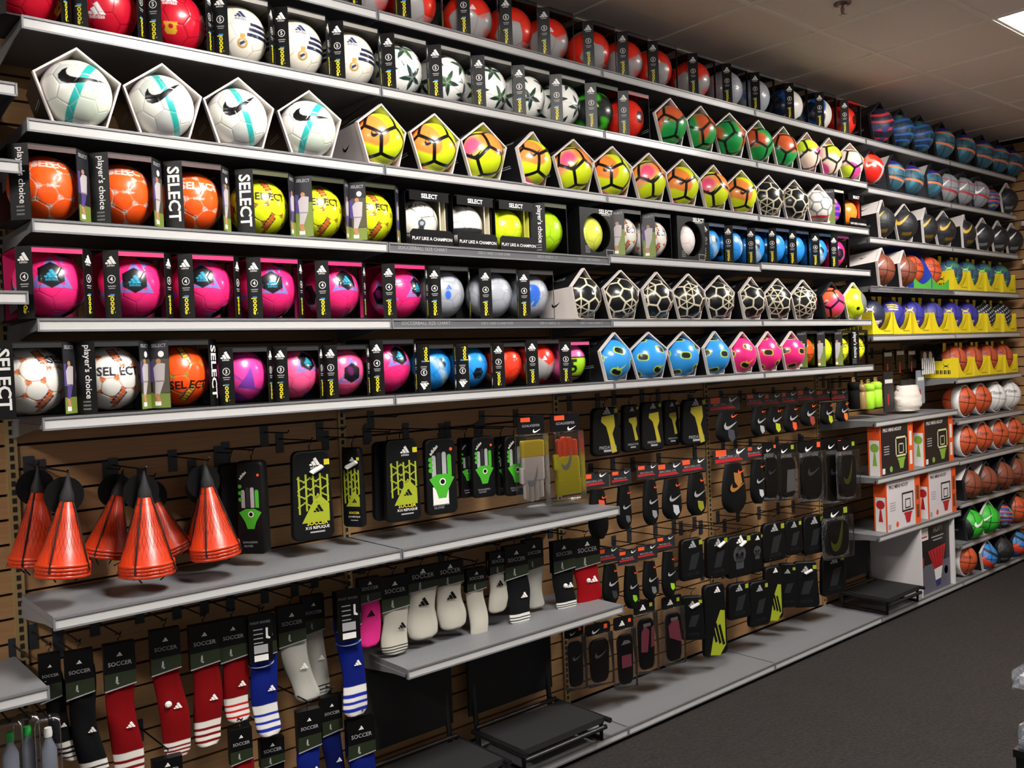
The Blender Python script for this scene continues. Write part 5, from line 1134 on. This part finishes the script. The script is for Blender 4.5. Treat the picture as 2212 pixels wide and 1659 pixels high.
# --- right-hand peg field: upper row, second row, third row, lowest row
UR = 'upper peg row'
for k, a in enumerate(((2.540, 1.561, 0.209, 0.235, 0.17, 'yellow'), (2.747, 1.562, 0.132, 0.238, 0.19, 'yellow'), (2.873, 1.569, 0.173, 0.246, 0.16, 'yellow'), (3.098, 1.565, 0.130, 0.242, 0.22, 'yellow'), (3.234, 1.562, 0.223, 0.244, 0.17, 'yellow'))):
    x, zt, w_, h_, yy, st = a; pack(x, zt, w_, h_, yy, 'black glove pouch with yellow splash, %s from left in upper peg row' % ORD[k], st, 'gloves')
for k, a in enumerate(((3.512, 1.557, 0.265, 0.243, 0.17), (3.815, 1.562, 0.175, 0.242, 0.17), (4.006, 1.552, 0.203, 0.234, 0.19), (4.153, 1.555, 0.191, 0.241, 0.17), (4.366, 1.556, 0.221, 0.218, 0.18), (4.617, 1.543, 0.190, 0.216, 0.20), (4.752, 1.536, 0.184, 0.198, 0.17))):
    x, zt, w_, h_, yy = a; guard(x, zt, w_, h_, yy, 'black carded shin guard, %s from left in upper peg row' % ORD[k], ('3a3c40', '9aa0a0', 'a8b41e', 'd8502a', '8a3a2a', 'a8b41e', 'd8702a')[k])
for k, a in enumerate(((2.448, 1.253, 0.185, 0.312, 0.16), (2.676, 1.240, 0.143, 0.292, 0.20), (2.843, 1.252, 0.157, 0.302, 0.17), (3.000, 1.241, 0.209, 0.284, 0.16), (3.218, 1.243, 0.214, 0.298, 0.17), (3.541, 1.263, 0.294, 0.347, 0.16), (3.814, 1.258, 0.176, 0.331, 0.19))):
    x, zt, w_, h_, yy = a; guard(x, zt, w_, h_, yy, 'shin guard under orange-tabbed header card, %s from left in second peg row' % ORD[k], ('d8502a', '55585c', '8a8c90', 'b9bcc0', '8a8a1e', 'a06a2a', 'b9bcc0')[k], back=k in (0, 5))
for k, a in enumerate(((3.940, 1.264, 0.153, 0.344, 0.17, 'dark'), (4.094, 1.245, 0.208, 0.339, 0.16, 'card'), (4.387, 1.236, 0.265, 0.383, 0.17, 'dark'), (4.650, 1.231, 0.237, 0.427, 0.17, 'dark'), (4.679, 1.219, 0.217, 0.383, 0.09, 'limeline'))):
    x, zt, w_, h_, yy, st = a; bagged(x, zt, w_, h_, yy, 'clear-bagged dark shin guard, %s from left in second peg row' % ORD[k], st)
for k, a in enumerate(((2.536, 0.873, 0.157, 0.267, 0.18), (2.704, 0.833, 0.138, 0.289, 0.20), (2.827, 0.839, 0.150, 0.269, 0.18), (2.951, 0.869, 0.140, 0.311, 0.16))):
    x, zt, w_, h_, yy = a; guard(x, zt, w_, h_, yy, 'dark carded sleeve guard, %s from left in third peg row' % ORD[k], ('2c2e32', '7ab81e', '6a6c70', '9ac81e')[k])
for k, a in enumerate(((3.167, 0.820, 0.204, 0.222, 0.17, 'black'), (3.389, 0.795, 0.208, 0.224, 0.17, 'black'), (3.571, 0.773, 0.235, 0.234, 0.16, 'skull'), (3.800, 0.749, 0.138, 0.232, 0.20, 'skull'), (3.938, 0.792, 0.239, 0.229, 0.17, 'black'), (4.161, 0.775, 0.191, 0.208, 0.18, 'black'), (4.373, 0.774, 0.244, 0.241, 0.17, 'black'))):
    x, zt, w_, h_, yy, st = a; pack(x, zt, w_, h_, yy, 'black %s pouch, %s from left in third peg row' % ('skull-print' if st == 'skull' else 'shin guard', ORD[k]), st, tagcap=k in (1, 2))
x, zt, w_, h_, yy = (4.547, 0.803, 0.299, 0.319, 0.10); bagged(x, zt, w_, h_, yy, 'clear-bagged guard with lime outline, right end of third peg row', 'limeline')
for k, a in enumerate(((2.305, 0.535, 0.123, 0.308, 0.20, 'dark'), (2.466, 0.510, 0.174, 0.304, 0.20, 'dark'), (2.619, 0.517, 0.141, 0.357, 0.17, 'pinkband'), (2.779, 0.563, 0.155, 0.370, 0.17, 'pink'), (2.995, 0.544, 0.157, 0.360, 0.17, 'pink2'))):
    x, zt, w_, h_, yy, st = a; bagged(x, zt, w_, h_, yy, 'clear-bagged guard %s, %s from left in lowest peg row' % (dict(dark='dark inside', pinkband='with pink band', pink='with two pink pads', pink2='with pink pad')[st], ORD[k]), st)
for k, a in enumerate(((3.160, 0.511, 0.149, 0.237, 0.17, 'black'), (3.334, 0.544, 0.197, 0.394, 0.16, 'stripes'), (3.570, 0.503, 0.201, 0.203, 0.17, 'black'), (3.766, 0.477, 0.192, 0.262, 0.17, 'black'), (3.884, 0.544, 0.170, 0.313, 0.15, 'stripes'), (4.119, 0.513, 0.140, 0.269, 0.20, 'black'), (4.269, 0.502, 0.197, 0.284, 0.17, 'black'), (4.590, 0.493, 0.268, 0.259, 0.17, 'black'))):
    x, zt, w_, h_, yy, st = a; pack(x, zt, w_, h_, yy, '%s pouch, %s black pouch from left in lowest peg row' % ('lime-striped guard' if st == 'stripes' else 'plain black guard', ORD[k]), st, tagcap=k in (0, 6), rz=-10 if k not in (0, 5, 6) else -40)
# --- empty pegs that show against the boards
for k, a in enumerate(((0.879, 1.567), (1.120, 1.564), (3.327, 0.852), (3.515, 0.837), (3.737, 0.841), (0.779, 0.727), (0.644, 0.602), (1.363, 1.594), (-0.023, 0.944), (0.109, 0.928))):
    peg(a[0], a[1], .2, 'empty black peg hook in the slat wall, %s of the bare ones' % ORD[k])

# ------------------------------------------------------------------ bay with wrist gear and hoop boxes
M_fl = mat('fluffy_white_cloth', 'd8cfc4', .95, bump=1., bscale=160); M_limec = mat('lime_foam', 'a4e02a', .6); M_gold = mat('gold_foil', '9a7a4a', .4)
def small_hang(x, zt, w, h, y, label, name, cat, mt, shape):
    t = thing(name, label, cat, (x, y, zt), 0, group='small accessories hung above the hoop boxes'); w *= .8
    if shape == 'tube':
        put('sleeve', MB().loft([[(w/2*k*math.cos(a), w/2*k*math.sin(a), -z) for a in [2*math.pi*j/14 for j in range(14)]] for k, z in ((.6, .02), (1, .03), (1, h*.35), (.85, h*.37), (1, h*.39), (1, h-.01), (.7, h))], mt).mesh('sleeve'), t)
        put('tab', MB().slab([(-w*.3, -.03), (w*.3, -.03), (w*.2, .01), (-w*.2, .01)][::-1], -.003, .003, M_gold).mesh('tab'), t)
    elif shape == 'puff':
        r = random.Random(3); rings = []
        for i in range(14):
            u = i/13; rr = w/2*(.62+.3*math.sin(min(1, u*1.6)*math.pi/2))*(1 if u < .92 else .85)
            rings.append([(rr*(1+r.uniform(-.09, .09))*math.cos(a), rr*.6*(1+r.uniform(-.1, .1))*math.sin(a), -.04-u*(h-.04)) for a in [2*math.pi*j/18 for j in range(18)]])
        put('net_bundle', MB().loft(rings, mt).mesh('net_bundle'), t); put('header_card', MB().box(-w*.3, w*.3, -.004, .004, -.06, 0, M_dgrey).mesh('header_card'), t)
    elif shape == 'strings':
        put('header_card', MB().box(-w/2, w/2, -.004, .004, -h*.35, 0, M_black).flat([disc(.5)], M_tagw, (-w*.2, -.0048, -h*.2), sc=w*.25).flat([disc(.5)], M_tagw, (w*.2, -.0048, -h*.2), sc=w*.25).mesh('header_card'), t)
        for k in range(7): put('cord', MB().tube([(-w*.4+w*.13*k, -.004, -h*.3), (-w*.42+w*.14*k, -.008, -h*.7), (-w*.4+w*.13*k, -.006, -h)], .006, M_tagw, 6).mesh('cord'), t)
    else:
        put('card', MB().slab(rrect(w, h, w*.1), -.004, .004, mt).mesh('card'), t); put('card_lettering', MB().flat([rect(-.4, .4, .1, .3)], M_tagw, (0, -.0048, -h*.35), sc=w).flat([rect(-.1, .1, -1, -.2)], M_red, (-w*.1, -.0048, -h*.5), sc=w*.7).mesh('card_lettering'), t)
    peg(x, zt-.002, y-.03, 'black peg holding '+short(label))
small_hang(5.090, 1.581, 0.099, 0.192, 0.15, 'left lime green foam grip hanging beside ball shelves', 'foam_grip', 'grip', M_limec, 'tube')
small_hang(5.191, 1.589, 0.101, 0.194, 0.15, 'right lime green foam grip hanging beside ball shelves', 'foam_grip', 'grip', M_limec, 'tube')
small_hang(5.041, 1.577, 0.074, 0.186, 0.17, 'slim gold foil grip next to lime grips', 'foam_grip', 'grip', M_gold, 'tube')
small_hang(4.970, 1.599, 0.096, 0.203, 0.19, 'slim black grip left of the gold one', 'foam_grip', 'grip', M_blackm, 'tube')
small_hang(5.407, 1.632, 0.172, 0.277, 0.17, 'dark carded accessory left of white net', 'carded_accessory', 'accessory', M_dgrey, 'card')
small_hang(5.636, 1.564, 0.376, 0.217, 0.15, 'fluffy white net bundle above the hoop boxes', 'net_bundle', 'net', M_fl, 'puff')
small_hang(5.910, 1.621, 0.147, 0.244, 0.18, 'pale carded accessory right of white net', 'carded_accessory', 'accessory', mat('pale_card', '8a8f98', .5), 'card')
small_hang(6.012, 1.761, 0.284, 0.171, 0.17, 'white corded net on black card under yellow trays', 'corded_net', 'net', M_tagw, 'strings')
for k, a in enumerate(((5.471, 1.767, 0.167, 0.130, 0.20), (5.652, 1.777, 0.167, 0.139, 0.20), (5.829, 1.773, 0.158, 0.135, 0.20))):
    small_hang(*a, 'dark carded wrist gear under navy ball tray, %s from left' % ORD[k], 'carded_accessory', 'accessory', M_black, 'card')
M_hbo = mat('hoop_box_orange', 'e0521c', .45); M_hbw = mat('hoop_box_white', 'cfc9cc', .45); M_hbk = mat('hoop_box_black', '17161a', .45); M_hbg = mat('hoop_box_green', '7ea83a', .5); M_cream = mat('hoop_box_cream', 'cfd0a0', .5)
def hoop_box(x0, x1, z, h, dark, label):
    w = x1-x0; t = thing('hoop_box', label, 'toy box', (x0, .015, z+.0012), 0, 'boxed mini basketball hoops'); F = M_hbk if dark else M_hbw
    put('carton', MB().box(0, w, 0, .085, 0, h, F).mesh('carton'), t); y = -.001
    put('orange_edge', MB().box(w*.84, w+.001, -.0008, .0855, 0, h, M_hbo).mesh('orange_edge'), t)
    put('orange_edge', MB().box(-.001, w*.02, -.0008, .0855, 0, h, M_hbo).box(-.0012, 0, 0, .085, h*.72, h, M_hbo).mesh('orange_edge'), t)
    m = MB(); L = M_cream if dark else M_dgrey; A = M_hbg if dark else M_red
    m.flat([text2d('PRO MINI HOOP', .02)], M_tagw if dark else M_hbk, (w*.36, y, h*.85), sc=w*.075)
    def fr(cx, cz, ww, hh, tk): return [rect(cx-ww, cx+ww, cz+hh-tk, cz+hh), rect(cx-ww, cx+ww, cz-hh, cz-hh+tk), rect(cx-ww, cx-ww+tk, cz-hh, cz+hh), rect(cx+ww-tk, cx+ww, cz-hh, cz+hh)]
    m.flat(fr(w*.62, h*.52, w*.17, h*.2, .012)+fr(w*.62, h*.48, w*.08, h*.1, .008), L, (0, y, 0))
    m.flat([rect(w*.5, w*.74, h*.26, h*.30), [(w*.52, h*.26), (w*.72, h*.26), (w*.67, h*.08), (w*.57, h*.08)]], A, (0, y-.0004, 0)); m.flat([disc(h*.06, 14, w*.3, h*.1)], A if dark else M_hbo, (0, y, 0))
    for k in range(4): m.flat([rect(w*.1, w*.26, h*(.55-.05*k), h*(.57-.05*k))], M_greyp, (0, y, 0))
    m.flat([rect(w*.04, w*.12, h*.03, h*.14)], M_tagw if dark else M_greyp, (0, y, 0)); m.flat([rect(w*.88, w*.96, h*.5, h*.8), rect(w*.88, w*.96, h*.12, h*.4)], M_tagw if dark else mat('hoop_box_brown', '6a3a22', .5), (0, y, 0))
    put('front_lettering', m.mesh('front_lettering'), t)
    m = MB(); m.flat([rect(.01, .08, 0, h*.7)], M_tagw, (-.0016, .085, 0), (0, -1, 0), (0, 0, 1)); m.flat([disc(.03, 14, .045, h*.55), [(.03, h*.2), (.06, h*.2), (.05, h*.45), (.04, h*.45)]], M_hbg if dark else M_red, (-.002, .085, 0), (0, -1, 0), (0, 0, 1)); put('side_marking', m.mesh('side_marking'), t)
hoop_box(4.965, 5.42, Z['P2'], .335, True, 'black and orange mini hoop box, left one of two')
hoop_box(5.585, 6.045, Z['P2'], .335, True, 'black and orange mini hoop box, right one of two')
hoop_box(5.02, 5.50, Z['P3'], .325, False, 'white and orange mini hoop box, left one of two')
hoop_box(5.625, 6.065, Z['P3'], .325, False, 'white and orange mini hoop box, right one of two')
M_cab = mat('white_cabinet_panel', 'd0cbcc', .5)
t = thing('divider_cabinet', 'white open cabinet framing the tall hoop poster box', 'cabinet', (5.46, 0, Z['B']))
for xx in (0, .515): put('side_panel', cached('cabside', lambda: MB().box(0, .022, .004, .39, .0012, .478, M_cab).mesh('side_panel')), t, (xx, 0, 0))
put('back_panel', MB().box(.022, .515, .375, .389, .0012, .478, M_cab).mesh('back_panel'), t)
t = thing('hoop_carton', 'tall dark hoop carton with red net picture in white cabinet', 'toy box', (5.49, .03, Z['B']+.0012)); w_, h_ = .475, .47
put('carton', MB().box(0, w_, 0, .12, 0, h_, M_hbk).mesh('carton'), t)
m = MB(); y = -.001; M_fade = mat('poster_grey', '5a5a66', .5)
m.flat([rect(0, w_, 0, h_*.42)], M_fade, (0, y, 0)); m.flat([[(w_*.28, h_*.62), (w_*.86, h_*.66), (w_*.74, h_*.34), (w_*.46, h_*.32)]], M_red, (0, y-.0004, 0)); m.flat([[(w_*.46, h_*.32), (w_*.74, h_*.34), (w_*.68, h_*.16), (w_*.50, h_*.15)]], M_tagw, (0, y-.0004, 0)); m.flat([[(w_*.5, h_*.15), (w_*.68, h_*.16), (w_*.66, h_*.06), (w_*.52, h_*.05)]], mat('poster_blue', '2c2c6a', .5), (0, y-.0004, 0))
for k in range(5): m.flat([[(w_*(.33+.11*k), h_*.62), (w_*(.345+.11*k), h_*.62), (w_*(.50+.05*k), h_*.33), (w_*(.49+.05*k), h_*.33)]], M_hbk, (0, y-.0008, 0))
m.flat([text2d('HUFFY', .02)], M_greyp, (w_*.62, y, h_*.88), sc=.05); m.flat([rect(w_*.4, w_*.8, h_*.8, h_*.82), rect(w_*.45, w_*.75, h_*.75, h_*.77)], M_greyp, (0, y, 0)); m.flat([rect(w_*.02, w_*.3, h_*.8, h_*.98)], M_tagw, (0, y, 0)); m.flat([rect(w_*.05, w_*.26, h_*.84, h_*.86)], M_red, (0, y-.0004, 0)); m.flat([disc(.03, 14, w_*.86, h_*.25)], M_hbo, (0, y, 0)); m.flat([rect(w_*.08, w_*.14, h_*.4, h_*.55)], M_red, (0, y, 0))
put('front_lettering', m.mesh('front_lettering'), t)

# ------------------------------------------------------------------ folding stadium seats on the base deck
M_seat = mat('black_seat_cloth', '0d0d0f', .8, bump=.2, bscale=400); M_tube = mat('black_seat_tube', '121214', .4)
def seat(x0, x1, label, top=.485):
    w = x1-x0; z0 = Z['B']+.0012; t = thing('folding_seat', label, 'seat', ((x0+x1)/2, .14, z0), 0, 'black folding stadium seats')
    put('backrest', MB().slab([(-w/2, .16), (w/2, .16), (w/2, top), (-w/2, top)][::-1], .175, .195, M_seat, bev=.006).mesh('backrest'), t)
    put('seat_pad', MB().box(-w/2+.01, w/2-.01, -.17, .12, .085, .112, M_seat).mesh('seat_pad'), t)
    for s in (-1, 1):
        put('back_post', MB().tube([(s*w*.44, .16, .02), (s*w*.44, .205, top-.01)], .013, M_tube, 10).mesh('back_post'), t)
        put('side_rail', MB().tube([(s*(w/2), -.2, .1), (s*(w/2), .16, .1)], .012, M_tube, 10).mesh('side_rail'), t)
        put('foot', MB().tube([(s*(w/2-.02), -.16, .09), (s*(w/2-.02), -.16, .013), (s*(w/2-.02), .15, .013)], .012, M_tube, 8).mesh('foot'), t)
    for yy, zz in ((-.18, .07), (.15, .115)): put('cross_bar', MB().tube([(-w/2+.01, yy, zz), (w/2-.01, yy, zz)], .011, M_tube, 8).mesh('cross_bar'), t)
seat(1.16, 1.66, 'black folding seat at bottom left, next to blue socks')
seat(1.75, 2.26, 'black folding seat under the small sock shelf')
seat(4.9, 5.36, 'black folding seat below the white hoop boxes', .44)

# ------------------------------------------------------------------ left edge bay and right foreground
t = thing('clear_topped_pack', 'dark pack with ring lettering and clear lid at left edge', 'pack', (-.16, .02, 2.4362))
put('carton', MB().box(-.09, .09, 0, .15, 0, .12, M_dgrey).flat([ringp(.25, .5)], M_greyp, (.04, -.0008, .045), sc=.07).flat([rect(-1, 1, .0, .05), rect(-1, 1, .14, .18), rect(-1, 1, .28, .32)], M_greyp, (0, -.0008, .085), sc=.09).flat([text2d('EXERCISER')], M_greyp, (.02, -.0008, .012), sc=.022).mesh('carton'), t)
put('lid', MB().loft([[(sx_*.09*k, .075+sy_*.075*k, z) for sx_, sy_ in ((-1, -1), (1, -1), (1, 1), (-1, 1))] for k, z in ((1, .12), (1, .165), (.8, .185))], M_clear, smooth=False).mesh('lid'), t)
M_gray2 = mat('bottle_grey', '6a6e78', .3); M_grn = mat('bottle_green_cap', '1e9a3a', .4)
for k, (a, dx) in enumerate((((-0.106, 0.805), 0), ((-0.053, 0.798), 0), ((-0.003, 0.788), 0))):
    xx, zz = a; t = thing('bagged_bottle', 'clear-bagged bottle below lower left shelf, %s from left' % ORD[k], 'bottle', (xx, .11+.03*(k == 1), zz), math.radians(-15), 'clear bags under the lower left shelf')
    put('film', MB().slab(rrect(.07, .26, .02), -.03, .03, M_bag, bev=.006, smooth=True).mesh('film'), t)
    put('bottle', MB().loft([[(r*math.cos(q), r*math.sin(q), z) for q in [2*math.pi*j/14 for j in range(14)]] for r, z in ((.008, -.05), (.01, -.07), (.022, -.10), (.022, -.24), (.018, -.25))], M_gray2).mesh('bottle'), t)
    put('cap', MB().loft([[(r*math.cos(q), r*math.sin(q), z) for q in [2*math.pi*j/12 for j in range(12)]] for r, z in ((.010, -.035), (.012, -.05), (.011, -.062))], M_grn if k < 2 else M_tagw).mesh('cap'), t)
    peg(xx, zz-.004, .08, 'black peg holding '+short(t['label']))
t = thing('display_stand', 'black display stand at the lower right corner', 'stand', (2.03, -2.03, 0))
put('pedestal', MB().box(-.28, .3, -.3, .06, 0, .74, M_black).box(-.285, .305, -.305, .065, .74, .76, M_black).mesh('pedestal'), t)
put('rear_post', MB().box(.12, .3, .0, .13, .0, .83, M_black).mesh('rear_post'), t)
def acrylic(loc, label, w, h):
    t = thing('acrylic_bin', label, 'bin', loc, 0, 'clear acrylic bins on the display stand')
    n = 10; prof = [(0, 0)]+[(-.12+.12*math.cos(a), h-.12*.9+.12*.9*math.sin(a)) for a in [math.pi/2*i/n for i in range(n+1)]][::1]+[(-.2, h), (-.2, 0)]
    for xx in (0, w-.005): put('side_wall', MB().loft([[(xx, -y, z) for y, z in [(-p[0], p[1]) for p in prof]], [(xx+.005, -y, z) for y, z in [(-p[0], p[1]) for p in prof]]], M_clear, smooth=False).mesh('side_wall'), t)
    put('bottom', MB().box(.005, w-.005, -.2, 0, 0, .006, M_clear).mesh('bottom'), t); put('front_wall', MB().box(.005, w-.005, -.006, 0, .006, h*.45, M_clear).box(.005, w-.005, -.008, .002, .02, .045, M_clear).mesh('front_wall'), t)
    put('contents', MB().box(.02, w-.02, -.19, -.012, .007, .03, M_greyp).mesh('contents'), t)
acrylic((1.755, -1.975, .7612), 'lower clear acrylic bin at right edge', .22, .13)
acrylic((1.99, -1.875, .8312), 'upper clear acrylic bin at right edge', .2, .1)
